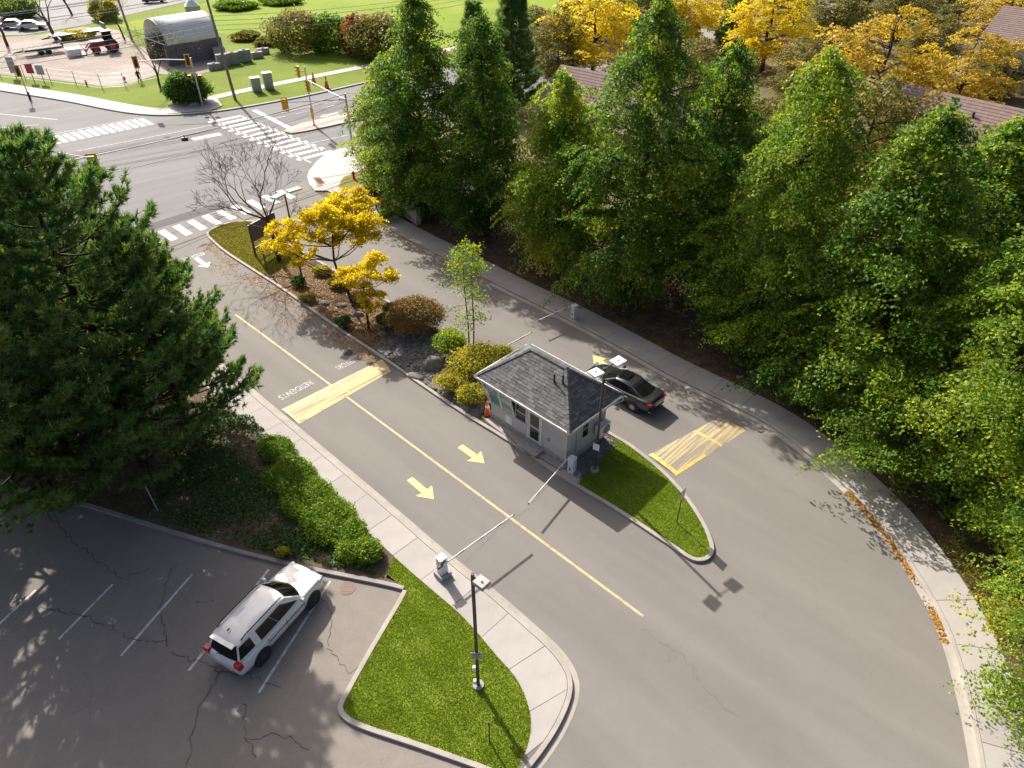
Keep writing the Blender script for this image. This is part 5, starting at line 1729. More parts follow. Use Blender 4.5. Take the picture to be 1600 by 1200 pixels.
barrier((897, 496), (846, 499), .13, (891, 478), 'barrier gate on the shaded right-hand sidewalk')
barrier((754, 573), (826, 513), .09, (765, 552), 'barrier gate among the yellow-green bushes, reaching into the exit lane')

# ================================================================== LAMP POSTS AND SIGNS
fl = thing('flood_light', 'lamp post with two white panel heads beside the gatehouse', 'lamp post', G(929, 735, .1), 0.0)
fb = G(929, 735, .1)
fh = height_over(fb, 946, 575) - .1
MB().box((0, 0, fh / 2), (.11, .11, fh)).build('pole', M['dark_metal'], fl, bevel=.01)
MB().cyl((0, 0, -.05), (0, 0, .12), .24, n=18).build('base', M['plinth'], fl, bevel=.01)
ends = [G(963, 565, fb.z + fh + .02) - fb, G(934, 580, fb.z + fh + .02) - fb]
for e in ends:
    e.z = fh - .02
    dd = Vector((e.x, e.y, 0)).normalized()
    MB().tube([(0, 0, fh - .08), tuple(dd * .3 + Vector((0, 0, fh - .04))), tuple(e - dd * .2)], .03, 6).build('arm', M['dark_metal'], fl)
    R_ = Matrix.Rotation(math.atan2(dd.y, dd.x), 3, 'Z') @ Matrix.Rotation(-.06, 3, 'Y')
    hd = MB().box((0, 0, 0), (.62, .54, .11), R_).build('lamp_head', M['white'], fl, loc=e + dd * .12, bevel=.015)
    MB().cyl((0, 0, .055), (0, 0, .10), .035, n=10).build('sensor', M['black'], hd)
    MB().box((0, 0, -.058), (.5, .42, .012), R_).build('lens', M['grey_metal'], hd)
sg = MB().box((-.05, -.10, 1.72), (.34, .012, .42), Matrix.Rotation(-.5, 3, 'Z')).build('sign_plate', M['white'], fl)

lp = thing('lamp_post', 'dark lamp post with one shoebox head standing on the corner lawn', 'lamp post', G(747.5, 1071, .11))
lb = G(747.5, 1071, .11)
lh = height_over(lb, 746.5, 896) - .11
MB().box((0, 0, lh / 2), (.12, .12, lh)).build('pole', M['dark_metal'], lp, bevel=.01)
MB().cyl((0, 0, -.05), (0, 0, .08), .22, n=20).build('base', M['concrete'], lp, bevel=.01)
hd = G(765, 919, lb.z + lh - .1) - lb
d2 = Vector((hd.x, hd.y, 0)).normalized()
MB().tube([(0, 0, lh - .15), tuple(d2 * .22 + Vector((0, 0, lh - .12)))], .035, 6).build('arm', M['dark_metal'], lp)
R_ = Matrix.Rotation(math.atan2(d2.y, d2.x), 3, 'Z')
hh = MB().box((0, 0, 0), (.46, .42, .16), R_, taper=.94).build('lamp_head', solid('taupe_lamp_top', (.36, .335, .31), .6), lp, loc=d2 * .40 + Vector((0, 0, lh - .12)), bevel=.012)
MB().box((0, 0, -.088), (.40, .36, .015), R_).build('lens', M['dark_metal'], hh)
MB().cyl((0, 0, .08), (0, 0, .15), .035, n=10).build('sensor', M['white'], hh)
sp = MB().box((0, -.075, 2.15), (.42, .012, .40)).build('sign_plate', solid('pinkish_grey_sign', (.42, .37, .37), .6), lp)
for k in range(3):
    MB().box((-.02 + .02 * k, -.083, 2.26 - .10 * k), (.26 - .05 * k, .003, .03)).build('sign_lettering', M['dark_metal'], sp)
for z_ in (1.25, .32):
    MB().box((-.12, -.02, z_), (.14, .16, .2), taper=.75).build('junction_box', M['white'], lp, bevel=.015)

st = thing('marker_stake', 'thin dark stake in the corner lawn near the lamp post', 'stake', G(765, 1159, .11))
MB().box((0, 0, .62), (.05, .05, 1.34)).box((0, 0, 1.32), (.08, .02, .1)).build('stake', M['dark_metal'], st)

# sign at the rounded island tip, seen nearly edge-on
ss = thing('road_sign', 'small sign on a steel post at the rounded island tip', 'road sign', G(1057, 816, .1))
sh_ = height_over(G(1057, 816, .1), 1068, 765) - .1
ax = Vector((.62, .78, 0)).normalized()
rzs = math.atan2(ax.y, ax.x)
MB().tube([(0, 0, -.05), (.02, .02, sh_ * .5), (.03, .03, sh_)], .028, 6).build('post', M['dark_metal'], ss)
pl = MB().box((.05, .05, sh_ - .32), (.46, .015, .66), Matrix.Rotation(rzs, 3, 'Z')).build('plate', M['galv'], ss)
nrm = Vector((-ax.y, ax.x, 0))
MB().box((.05 - nrm.x * .012, .05 - nrm.y * .012, sh_ - .32), (.42, .004, .62), Matrix.Rotation(rzs, 3, 'Z')).build('sign_face', M['white'], pl)

# leaning stake in the pine bed
stk = thing('leaning_stake', 'thin pale stake leaning in the shaded pine bed', 'stake', G(247, 798, .1))
tp = at_depth(224, 754, G(247, 798).y + .1) - G(247, 798, .1)
MB().tube([(0, 0, -.05), (tp.x * .5, tp.y * .5, tp.z * .5), tuple(tp)], .03, 6).build('stake', M['galv'], stk)

# two-headed lamp post in the garden
gl = thing('lamp_post', 'tall dark lamp post with two pale heads rising through the golden locust', 'lamp post', G(474, 446, .09))
gb = G(474, 446, .09)
ghh = height_over(gb, 446, 302) - .09
MB().tube([(0, 0, -.05), (0, 0, ghh)], [.085, .06], 8).build('pole', M['dark_metal'], gl)
for px, py in ((432, 308), (463, 296)):
    e = G(px, py, gb.z + ghh + .02) - gb
    MB().tube([(0, 0, ghh - .05), (e.x * .5, e.y * .5, ghh + .02)], .03, 6).build('arm', M['dark_metal'], gl)
    R_ = Matrix.Rotation(math.atan2(e.y, e.x), 3, 'Z')
    MB().box((e.x * .8, e.y * .8, ghh + .04), (1.0, .5, .13), R_, taper=.9).build('lamp_head', solid('pale_lamp_head', (.62, .62, .52), .5), gl, bevel=.02)

# entrance sign on the island tip, seen from its back
s0, s1 = G(400, 401, .09), G(437, 380, .09)
es = thing('entrance_sign', 'dark framed entrance sign on two posts on the island tip', 'sign', s0, math.atan2((s1 - s0).y, (s1 - s0).x))
L = (s1 - s0).length
hs = height_over(s0, 388, 352) - .09
for x in (0, L):
    MB().box((x, 0, hs / 2), (.13, .13, hs)).build('post', M['dark_metal'], es, bevel=.01)
MB().box((L / 2, 0, hs * .72), (L - .135, .08, hs * .5)).build('board', solid('brown_sign_board', (.16, .125, .11), .7), es)
MB().box((L / 2, 0, hs - .03), (L - .135, .12, .1)).build('top_rail', M['dark_metal'], es)
MB().box((L / 2, 0, hs * .26), (L - .135, .08, .09)).build('lower_rail', M['dark_metal'], es)
ps = thing('bollard_post', 'slim grey post in the grass behind the entrance sign', 'post', G(417, 421, .09))
MB().box((0, 0, .95), (.10, .10, 1.95)).box((0, 0, 1.94), (.14, .14, .06)).build('post', M['wood'], ps, bevel=.01)

# ================================================================== CARS
def car(name, label, loc, rz, S, paint, details):
    L, W, wb, wr_ = S['L'], S['W'], S['wb'], S['wheel']
    o = thing(name, label, 'car', loc, rz)
    hw = W / 2
    # ---- lower body: cross-sections along the length
    rings = []
    for (x, w, zb, zs) in S['body']:
        w *= hw
        half = [(w * .84, zb), (w * .95, zb + .07), (w * .995, zb + (zs - zb) * .38), (w, zb + (zs - zb) * .62), (w * .975, zs - .09), (w * .93, zs - .02), (w * .80, zs + .012), (w * .42, zs + .032)]
        ring = [Vector((x, -y, z)) for y, z in half] + [Vector((x, 0, zs + .04))] + [Vector((x, y, z)) for y, z in half[::-1]] + [Vector((x, 0, zb))]
        rings.append(ring)
    body = fix_normals(MB().loft(rings).build('body', paint, o, smooth=True))
    sm = body.modifiers.new('subdivision', 'SUBSURF'); sm.levels = 1; sm.render_levels = 1
    # ---- greenhouse: ruled between the belt outline and the roof outline
    g = S['glass']
    NF, NS = 6, 10
    def outline(xf, xr, wf, wm, wrr, bow_f, bow_r, z_f, z_m, z_r):
        P = []
        for i in range(NF):                                   # front, right to left
            u = -1 + 2 * i / NF
            P.append(Vector((xf - bow_f * u * u, u * wf, z_f)))
        for i in range(NS):                                   # left side, front to rear
            s = i / NS
            w = (wf * (1 - s) ** 2 + 2 * wm * 1.04 * s * (1 - s) + wrr * s * s)
            x = (xf - bow_f) * (1 - s) + (xr + bow_r) * s
            P.append(Vector((x, w, z_f * (1 - s) ** 2 + 2 * z_m * s * (1 - s) + z_r * s * s)))
        for i in range(NF):                                   # rear, left to right
            u = 1 - 2 * i / NF
            P.append(Vector((xr + bow_r * u * u, u * wrr, z_r)))
        for i in range(NS):
            s = 1 - i / NS
            w = (wf * (1 - s) ** 2 + 2 * wm * 1.04 * s * (1 - s) + wrr * s * s)
            x = (xf - bow_f) * (1 - s) + (xr + bow_r) * s
            P.append(Vector((x, -w, z_f * (1 - s) ** 2 + 2 * z_m * s * (1 - s) + z_r * s * s)))
        return P
    lo = outline(g['xf'], g['xr'], g['wf'] * hw, g['wm'] * hw, g['wr'] * hw, g['bf'], g['br'], g['zf'], g['zm'], g['zr'])
    hi = outline(g['txf'], g['txr'], g['twf'] * hw, g['twm'] * hw, g['twr'] * hw, g['tbf'], g['tbr'], g['tzf'], g['tzm'], g['tzr'])
    cen = sum(hi, Vector()) / len(hi)
    N = len(lo)
    pil = MB().loft([lo, hi], caps=False)
    fix_normals(pil.build('pillars', paint, o, smooth=True))
    inner = []
    for k, (sc_, dz) in enumerate(((1.0, 0), (.93, .035), (.75, .06), (.45, .075))):
        inner.append([Vector((cen.x + (p.x - cen.x) * sc_, p.y * sc_, p.z + dz)) for p in hi])
    rf = MB().loft(inner, caps=True)
    fix_normals(rf.build('roof', paint, o, smooth=True))
    def patch(nm, i0, i1, t0, t1, mat, off=.006, parent=o, sub=1, slant=(0, 0)):
        """glass over the ruled surface between outline positions i0..i1 and heights t0..t1"""
        V, F = [], []
        n = max(2, int((i1 - i0) * 2) + 1)
        def S_(i, t):
            i = i % N
            a = int(i) % N; b = (a + 1) % N; f = i - int(i)
            return (lo[a].lerp(lo[b], f)).lerp(hi[a].lerp(hi[b], f), t)
        for k in range(n):
            u = k / (n - 1)
            for t, sl in ((t0, 0), ((t0 + t1) / 2, .5), (t1, 1)):
                i = (i0 + slant[0] * sl) * (1 - u) + (i1 + slant[1] * sl) * u
                p = S_(i, t)
                e = .02
                nn = (S_(i + e, t) - S_(i - e, t)).cross(S_(i, min(1, t + .05)) - S_(i, max(0, t - .05)))
                nn = nn.normalized()
                out = Vector((p.x - (g['xf'] + g['xr']) / 2, p.y * 2, .3))
                if nn.dot(out) < 0: nn = -nn
                V.append(p + nn * off)
        for k in range(n - 1):
            for j in range(2):
                F.append((k * 3 + j, (k + 1) * 3 + j, (k + 1) * 3 + j + 1, k * 3 + j + 1))
        return fix_normals(MB().add(V, F).build(nm, mat, parent, smooth=True))
    patch('windscreen', .35, NF - .35, .05, .93, M['car_glass'])
    patch('rear_window', NF + NS + .4, 2 * NF + NS - .4, g.get('rt0', .08), .92, M['car_glass'])
    for side in (0, 1):
        for (a, b, t0, t1, sl) in g['side']:
            if side == 0:
                patch('side_window', NF + NS * a, NF + NS * b, t0, t1, M['car_glass'], slant=(sl[0] * NS, sl[1] * NS))
            else:
                patch('side_window', 2 * NF + NS + NS * (1 - b), 2 * NF + NS + NS * (1 - a), t0, t1, M['car_glass'], slant=(-sl[1] * NS, -sl[0] * NS))
    # ---- wheels
    for x in (wb / 2 + S['wx'], -wb / 2 + S['wx']):
        for s in (1, -1):
            y = s * (hw - .02)
            MB().cyl((x, s * (hw - .24), wr_ + .01), (x, s * (hw + .003), wr_ + .01), wr_ + .065, n=28).build('wheel_arch', M['black'], o)
            wv = [Vector((x, 0, 0))]
            wl = MB()
            prof = [(wr_ * .62, -.11), (wr_ * .93, -.11), (wr_, -.07), (wr_, .07), (wr_ * .93, .105), (wr_ * .66, .11)]
            rr = [[Vector((r * math.cos(a), s * w_, r * math.sin(a))) for a in np.linspace(0, 2 * math.pi, 28, endpoint=False)] for r, w_ in prof]
            wl.loft(rr, caps=True)
            wo_ = fix_normals(wl.build('wheel', M['rubber'], o, smooth=True, loc=(x, s * (hw - .088), wr_)))
            ri = MB(); ri.cyl((0, s * .085, 0), (0, s * .108, 0), wr_ * .64, n=24)
            ri.build('rim', S['rim'], wo_)
            sp_ = MB()
            for k in range(S['spokes']):
                a = 2 * math.pi * k / S['spokes']
                sp_.box((math.cos(a) * wr_ * .34, s * .115, math.sin(a) * wr_ * .34), (wr_ * .56, .02, wr_ * .13), Matrix.Rotation(-a, 3, 'Y'))
            sp_.cyl((0, s * .105, 0), (0, s * .128, 0), wr_ * .16, n=12)
            sp_.build('spokes', S['spoke_mat'], wo_)
    # ---- mirrors, handles, lamps, plate
    for s in (1, -1):
        MB().box((g['xf'] - .42, s * (hw + .06), g['zf'] + .10), (.14, .22, .15), taper=.8).build('mirror', paint, o, bevel=.03)
        for xh in S['handles']:
            MB().box((xh, s * (hw + .004), g['zf'] - .14), (.2, .03, .035)).build('handle', S.get('handle_mat', paint), o, bevel=.008)
        MB().tube([(x, s * (hw * f + .004), S['body'][0][2] + .25 + 0 * x) for x, f in ((-wb / 2 + S['wx'] + wr_ + .1, .995), (0, 1.0), (wb / 2 + S['wx'] - wr_ - .1, .995))], .02, 5).build('sill_trim', M['black'], o)
    for s in (1, -1):
        for xs in S['seams']:
            MB().box((xs, s * (hw * .995 + .003), g['zf'] - .33), (.012, .012, .56)).build('door_seam', M['black'], o)
    details(o, S, hw, patch, NF, NS)
    return o

suv = dict(L=5.05, W=1.98, wb=2.98, wheel=.375, wx=.05, rim=M['black'], spoke_mat=M['dark_metal'], spokes=6, seams=(1.05, .02, -1.0), handles=(.25, -.8),
           body=[(-2.52, .80, .52, .86), (-2.47, .93, .36, 1.00), (-2.3, .985, .30, 1.07), (-1.6, 1.0, .28, 1.08), (0, 1.0, .28, 1.06), (1.0, 1.0, .28, 1.05), (1.45, .99, .28, 1.07), (2.0, .96, .30, 1.02), (2.32, .88, .34, .93), (2.48, .74, .40, .80), (2.53, .55, .48, .70)],
           glass=dict(xf=1.38, xr=-2.40, wf=.84, wm=.94, wr=.84, bf=.28, br=.10, zf=1.06, zm=1.09, zr=1.08,
                      txf=.52, txr=-2.12, twf=.68, twm=.73, twr=.66, tbf=.10, tbr=.08, tzf=1.70, tzm=1.77, tzr=1.70,
                      side=[(.05, .395, .06, .90, (.10, .0)), (.40, .68, .06, .90, (.0, .0)), (.77, 1.0, .10, .88, (.02, .0))], rt0=.02))
def suv_details(o, S, hw, patch, NF, NS):
    for s in (1, -1):
        MB().tube([(.35, s * .62, 1.79), (.2, s * .635, 1.85), (-1.6, s * .63, 1.86), (-1.85, s * .615, 1.78)], .024, 6).build('roof_rail', M['black'], o)
        MB().box((-2.40, s * .80, .98), (.24, .34, .27), taper=.88).build('taillight', M['taillight'], o, bevel=.03)
        MB().box((2.26, s * .74, .86), (.34, .30, .13), Matrix.Rotation(s * -.35, 3, 'Z'), taper=.8).build('headlight', M['headlight'], o, bevel=.03)
    MB().box((-2.53, 0, .62), (.06, 1.1, .12)).build('bumper_insert', M['grey_metal'], o, bevel=.02)
    MB().box((-2.52, 0, .90), (.03, .52, .14)).build('licence_plate', M['white'], o)
    MB().box((2.51, 0, .72), (.06, .9, .2)).build('grille', M['black'], o, bevel=.02)
    MB().box((-1.75, .1, 1.86), (.16, .035, .07), taper=.5).build('antenna', M['black'], o)
    MB().box((-2.20, 0, 1.745), (.20, 1.15, .03)).build('spoiler', S['paint'], o, bevel=.012)
    MB().tube([(-2.46, .25, 1.15), (-2.41, -.2, 1.25)], .012, 5).build('rear_wiper', M['black'], o)
sedan = dict(L=4.88, W=1.86, wb=2.82, wheel=.335, wx=.05, rim=M['grey_metal'], spoke_mat=M['galv'], spokes=10, seams=(.95, -.15), handles=(.1, -.85), handle_mat=M['galv'],
             body=[(-2.44, .74, .50, .80), (-2.38, .88, .36, .98), (-2.1, .965, .28, 1.03), (-1.5, 1.0, .24, 1.00), (-.5, 1.0, .24, .96), (.6, 1.0, .24, .95), (1.2, .99, .24, .95), (1.8, .95, .26, .86), (2.2, .85, .30, .76), (2.38, .70, .36, .66), (2.44, .5, .42, .58)],
             glass=dict(xf=1.15, xr=-1.95, wf=.84, wm=.93, wr=.74, bf=.26, br=.20, zf=.95, zm=.98, zr=1.02,
                        txf=.32, txr=-1.02, twf=.62, twm=.67, twr=.60, tbf=.10, tbr=.10, tzf=1.36, tzm=1.45, tzr=1.36,
                        side=[(.08, .40, .08, .86, (.10, .0)), (.42, .80, .08, .86, (.0, -.12))], rt0=.06))
def sedan_details(o, S, hw, patch, NF, NS):
    for s in (1, -1):
        MB().box((-2.28, s * .66, .88), (.30, .34, .13), Matrix.Rotation(s * .45, 3, 'Z'), taper=.85).build('taillight', M['taillight'], o, bevel=.03)
        MB().box((2.16, s * .66, .70), (.34, .28, .11), Matrix.Rotation(s * -.5, 3, 'Z'), taper=.8).build('headlight', M['headlight'], o, bevel=.03)
        MB().tube([(.78, s * .85 * hw, .985), (.2, s * .925 * hw, 1.0), (-.8, s * .915 * hw, 1.015), (-1.5, s * .86 * hw, 1.045)], .014, 5).build('chrome_trim', M['chrome'], o)
        MB().tube([(.9, s * .80 * hw, 1.03), (.25, s * .66 * hw, 1.395), (-.4, s * .675 * hw, 1.425), (-1.0, s * .64 * hw, 1.38), (-1.45, s * .76 * hw, 1.16)], .013, 5).build('chrome_trim', M['chrome'], o)
        MB().box((-2.36, s * .6, .34), (.12, .22, .08)).build('exhaust', M['chrome'], o, bevel=.02)
    MB().box((-2.43, 0, .80), (.04, .9, .05)).build('trunk_chrome', M['chrome'], o, bevel=.01)
    MB().box((-2.44, 0, .66), (.03, .5, .13)).build('licence_plate', M['white'], o)
    MB().box((-.12, 0, 1.512), (.62, .80, .012)).build('sunroof', M['car_glass'], o, bevel=.005)
    MB().box((2.42, 0, .60), (.05, .8, .2)).build('grille', M['black'], o, bevel=.02)
M['taillight'] = solid('red_lamp_glass', (.50, .015, .03), .18)
M['headlight'] = solid('clear_lamp_glass', (.62, .63, .64), .12)
M['chrome'] = solid('chrome', (.70, .70, .71), .15, 1.0)
M['suv_paint'] = car_paint('white_car_paint', (.72, .72, .71), 0.0, .3)
M['sedan_paint'] = car_paint('black_car_paint', (.020, .021, .022), 0.0, .28)
suv['paint'] = M['suv_paint']; sedan['paint'] = M['sedan_paint']
def place_by_wheels(rear, front, S, side):
    """rear and front tyre contact pixels of one side; side +1 left, -1 right"""
    a, b = G(*rear), G(*front)
    d = (b - a); d.z = 0; d.normalize()
    n = Vector((-d.y, d.x, 0))
    c = (a + b) / 2 - n * side * (S['W'] / 2 - .06) - d * S['wx']
    return (c.x, c.y, .006), math.atan2(d.y, d.x)
l_, r_ = place_by_wheels((411, 1036), (493, 943), suv, -1)
car('parked_suv', 'white SUV with black roof rails parked in the lot beside the hedge', l_, r_, suv, M['suv_paint'], suv_details)
rw = G(989, 643)
fw_ = rw - Vector((LDIR.x, LDIR.y, 0)) * 2.82
n_ = Vector((LDIR.y, -LDIR.x, 0))
cc = (rw + fw_) / 2 + Vector((XDIR.x, XDIR.y, 0)) * (sedan['W'] / 2 - .06)
car('black_sedan', 'black sedan with chrome window trim waiting in the exit lane by the gatehouse', (cc.x, cc.y, .006), math.atan2(-LDIR.y, -LDIR.x), sedan, M['sedan_paint'], sedan_details)

# ================================================================== STREET CORNER
M['lens_red'] = solid('red_signal_lens', (.65, .03, .02), .3)
M['lens_dark'] = solid('unlit_signal_lens', (.03, .03, .03), .35)
def signal_head(parent, loc, face, lit=True, size=1.0, name='signal_head'):
    """yellow backplate and three hooded lenses; face = direction the lenses look"""
    f = Vector((face[0], face[1], 0)).normalized()
    R_ = Matrix.Rotation(math.atan2(f.y, f.x), 3, 'Z')
    bx = MB(); bx.box((0, 0, 0), (.26 * size, .44 * size, 1.16 * size), R_)
    h = bx.build(name, M['signal'], parent, loc=loc, bevel=.02)
    bp = MB(); bp.box(R_ @ Vector((.14 * size, 0, 0)), (.02, .62 * size, 1.36 * size), R_)
    bp.build('backplate', M['signal'], h)
    MB().box(R_ @ Vector((.155 * size, 0, 0)), (.015, .36 * size, 1.10 * size), R_).build('face', M['black'], h)
    for k, z in enumerate((.36, 0, -.36)):
        MB().cyl(R_ @ Vector((.165 * size, 0, z * size)), R_ @ Vector((.185 * size, 0, z * size)), .13 * size, n=14).build('lens', M['lens_red'] if (k == 0 and lit) else M['lens_dark'], h)
        MB().cyl(R_ @ Vector((.17 * size, 0, z * size + .12 * size)), R_ @ Vector((.40 * size, 0, z * size + .10 * size)), .045 * size, n=8).build('visor', M['black'], h)
    return h
CAMV = Vector((.3, -1, 0))
def mast(base, top, label, matname, r=.11):
    b = G(*base, .1)
    h = height_over(b, *top) - .1
    o = thing('signal_pole', label, 'traffic signal', b)
    MB().tube([(0, 0, -.1), (0, 0, h)], [r, r * .7], 10).build('pole', M[matname], o)
    MB().cyl((0, 0, -.05), (0, 0, .12), r * 1.8, n=14).build('base', M['plinth'], o)
    return o, b, h
# far corner
o, b, h = mast((317, 166), (300, 90), 'pale signal pole with a long arm on the far street corner by the round bush', 'galv')
e = G(212, 97, b.z + h - .3) - b
MB().tube([(0, 0, h - .25), (e.x * .5, e.y * .5, h - .1), (e.x, e.y, e.z + .1)], [.06, .05, .04], 8).build('mast_arm', M['galv'], o)
signal_head(o, (e.x, e.y, e.z), CAMV)
signal_head(o, (-.35, -.25, h - .2), CAMV + Vector((.5, 0, 0)), False)
for s in (-1, 1):
    MB().box((s * .62, -.1, h * .62), (.42, .3, .42)).build('pedestrian_signal', M['signal'], o, bevel=.02)
    MB().box((s * .62, -.256, h * .62), (.32, .012, .32)).build('pedestrian_face', M['black'], o)
    MB().tube([(0, 0, h * .62), (s * .5, -.05, h * .62)], .02, 5).build('bracket', M['black'], o)
# median
o, b, h = mast((491, 196), (477, 104), 'signal pole with two hooded heads on the road median', 'galv', .09)
signal_head(o, (-.75, .1, h - .55), (-1, -.25), False)
signal_head(o, (.18, -.35, h - 1.9), (-.9, -.6), False)
MB().tube([(0, 0, h - .55), (-.6, .08, h - .55)], .03, 6).build('bracket', M['black'], o)
MB().box((0, 0, h * .22), (.24, .24, 1.2)).build('marker_sleeve', M['signal'], o)
# near corner with two arms
o, b, h = mast((551, 232), (539, 146), 'grey signal pole with two arms at the corner pad', 'grey_metal', .13)
for (px, py, dz, rot, m) in ((447, 160, -.25, Vector((.3, 1, 0)), 'grey_metal'), (482, 126, -.1, Vector((-1, .2, 0)), 'galv')):
    e = G(px, py, b.z + h + dz) - b
    MB().tube([(0, 0, h - .6), (e.x * .4, e.y * .4, h - .45), (e.x, e.y, e.z)], [.07, .055, .04], 8).build('mast_arm', M[m], o)
e = G(445, 164, b.z + h - .3) - b
signal_head(o, (e.x, e.y, e.z), Vector((-.15, 1, 0)), False)
# far left
o, b, h = mast((47, 155), (33, 104), 'signal pole with a red lit head at the end of the far left kerb', 'galv', .08)
signal_head(o, (0, -.15, h - .4), CAMV)
MB().box((.1, -.1, h * .12), (.2, .2, .9)).build('marker_sleeve', M['black'], o)
# signal pole hidden behind the pines, its arm carrying the orange head above the road
b = G(40, 330, .1)
o = thing('signal_pole', 'signal pole behind the pines whose orange head hangs over the main road', 'traffic signal', b)
h = 6.2
MB().tube([(0, 0, -.1), (0, 0, h)], [.13, .09], 10).build('pole', M['galv'], o)
e = G(146, 258, b.z + 5.7) - b
MB().tube([(0, 0, h - .3), (e.x * .5, e.y * .5, h - .05), (e.x, e.y, e.z + .55)], [.07, .05, .04], 8).build('mast_arm', M['galv'], o)
signal_head(o, (e.x, e.y, e.z), Vector((-.25, 1, 0)), False, 1.25)
# utility poles and wires
def upole(base, h, lean, label):
    b = G(*base, .1)
    o = thing('utility_pole', label, 'utility pole', b)
    MB().tube([(0, 0, -.2), (lean[0] * .5, lean[1] * .5, h * .5), (lean[0], lean[1], h)], [.19, .16, .12], 9).build('pole', M['pole_wood'], o)
    d = Vector((-RDIR.y, RDIR.x))
    for z in (h - .6, h - 1.6):
        MB().box((lean[0], lean[1], z), (2.0, .12, .12), Matrix.Rotation(math.atan2(d.y, d.x), 3, 'Z')).build('crossarm', M['wood'], o)
        for s in (-.85, -.3, .3, .85):
            MB().cyl((lean[0] + d.x * s, lean[1] + d.y * s, z + .06), (lean[0] + d.x * s, lean[1] + d.y * s, z + .24), .05, n=8).build('insulator', M['white'], o)
    return b, h, lean
M['pole_wood'] = solid('utility_pole_wood', (.24, .205, .185), .9, var=.2)
p1, h1, l1 = upole((368, 156), 13.5, (-.7, -.2), 'tall weathered utility pole by the far sidewalk')
p2, h2, l2 = upole((207, 64), 12.0, (-.6, 0), 'utility pole between the yard and the field')
M['wire'] = solid('overhead_wire', (.20, .20, .20), .6)
M['wire_light'] = solid('bare_wire', (.42, .42, .43), .5)
def wire(a, b, sag, r, mat, label, grp='overhead wires'):
    a, b = Vector(a), Vector(b)
    P = []
    for k in range(25):
        t = k / 24
        p = a.lerp(b, t)
        p.z -= sag * 4 * t * (1 - t)
        P.append(p)
    MB().tube(P, r, 4).build('overhead_wire', M[mat], label=label, cat='wire', group=grp)
rd = Vector((RDIR.x, RDIR.y, 0)); pd = Vector((-RDIR.y, RDIR.x, 0))
top = p1 + Vector((l1[0], l1[1], 0))
for k, (s, z) in enumerate(((-.85, 12.9), (.3, 12.9), (.85, 12.9), (-.85, 11.9), (.85, 11.9), (0, 9.6), (0, 9.1), (.1, 8.6), (-.1, 8.1))):
    lab = ('thin power wires strung between the utility pole and the street beyond' if k < 5 else 'low cables strung from the utility pole along the street')
    c = top + pd * s; c.z = z
    wire(c, c + rd * 58 + Vector((0, 0, .2)), 1.0 + .06 * k, .034, 'wire_light' if k % 2 else 'wire', lab)
    wire(c, c - rd * 58 + pd * 6, 1.2, .034, 'wire_light' if k % 2 else 'wire', lab)
m_b = G(551, 232, .1)
mh = height_over(m_b, 539, 146)
for k, (q, dz) in enumerate((((104, 243), .0), ((104, 236), -.35), ((150, 262), -.7))):
    a = m_b + Vector((0, 0, mh - .15 + dz)); bb = G(*q, 6.4 + dz)
    d_ = (bb - a); wire(a, bb + d_ * .45, .5 + .15 * k, .05 if k == 0 else .028, 'wire', 'dark signal cable spanning the main road from the corner pole' if k == 0 else 'thin cable spanning the main road below the signal cable', 'signal cables over the main road')
    wire(a, a + (a - bb) * .5 + Vector((0, 0, .5)), .6, .02, 'wire', 'cable running from the corner pole behind the tree row', 'signal cables over the main road')
_a = m_b + Vector((0, 0, mh - .15)); _b = G(104, 243, 6.4); _b = _b + (_b - _a) * .45
_p = _a.lerp(_b, .445); _p.z -= .5 * 4 * .445 * .555 + .2
jb = thing('cable_box', 'small black box hanging on the signal cable over the main road', 'cable box', _p)
MB().box((0, 0, -.1), (.55, .22, .3)).build('casing', M['black'], jb, bevel=.03)
MB().box((0, 0, .12), (.08, .08, .3)).build('hanger', M['black'], jb)
# utility cabinets, cones, hydrants
for k, (p, lab) in enumerate((((402, 143), 'grey utility cabinet nearer the round bush'), ((421, 139), 'taller grey utility cabinet of the pair by the far sidewalk'))):
    c = thing('utility_cabinet', lab, 'utility cabinet', G(*p, .1), .5, 'grey utility cabinets')
    hh_ = 1.7 + .3 * k
    MB().box((0, 0, hh_ / 2), (1.1, .8, hh_)).build('casing', M['grey_metal'], c, bevel=.03)
    MB().box((0, 0, hh_ + .03), (1.2, .9, .06)).build('lid', M['galv'], c)
    MB().box((0, -.41, hh_ * .5), (.9, .02, hh_ * .8)).build('door', M['grey_metal'], c)
cone(G(491, 131, .1), 'orange traffic cone on the far grass verge, nearer the median pole', 1.5, grp='cones on the far verge')
cone(G(511, 138, .1), 'orange traffic cone beside the far kerb', 1.6, grp='cones on the far verge')
def hydrant(px, py, label, z=.1, mat='red'):
    o = thing('fire_hydrant', label, 'fire hydrant', G(px, py, z))
    MB().cyl((0, 0, 0), (0, 0, .62), .12, .11, 12).build('barrel', M[mat], o, smooth=True)
    MB().cyl((0, 0, .62), (0, 0, .74), .15, .06, 12).build('bonnet', M[mat], o, smooth=True)
    MB().cyl((-.2, 0, .5), (.2, 0, .5), .06, n=10).build('nozzle', M[mat], o)
    MB().cyl((0, 0, 0), (0, 0, .06), .18, n=12).build('flange', M[mat], o)
hydrant(553, 279, 'dark red fire hydrant by the corner pad', .08)
hydrant(136, 134, 'red hydrant post at the yard fence nearer the street corner')
hydrant(196, 128, 'red hydrant post beside the yard gate')
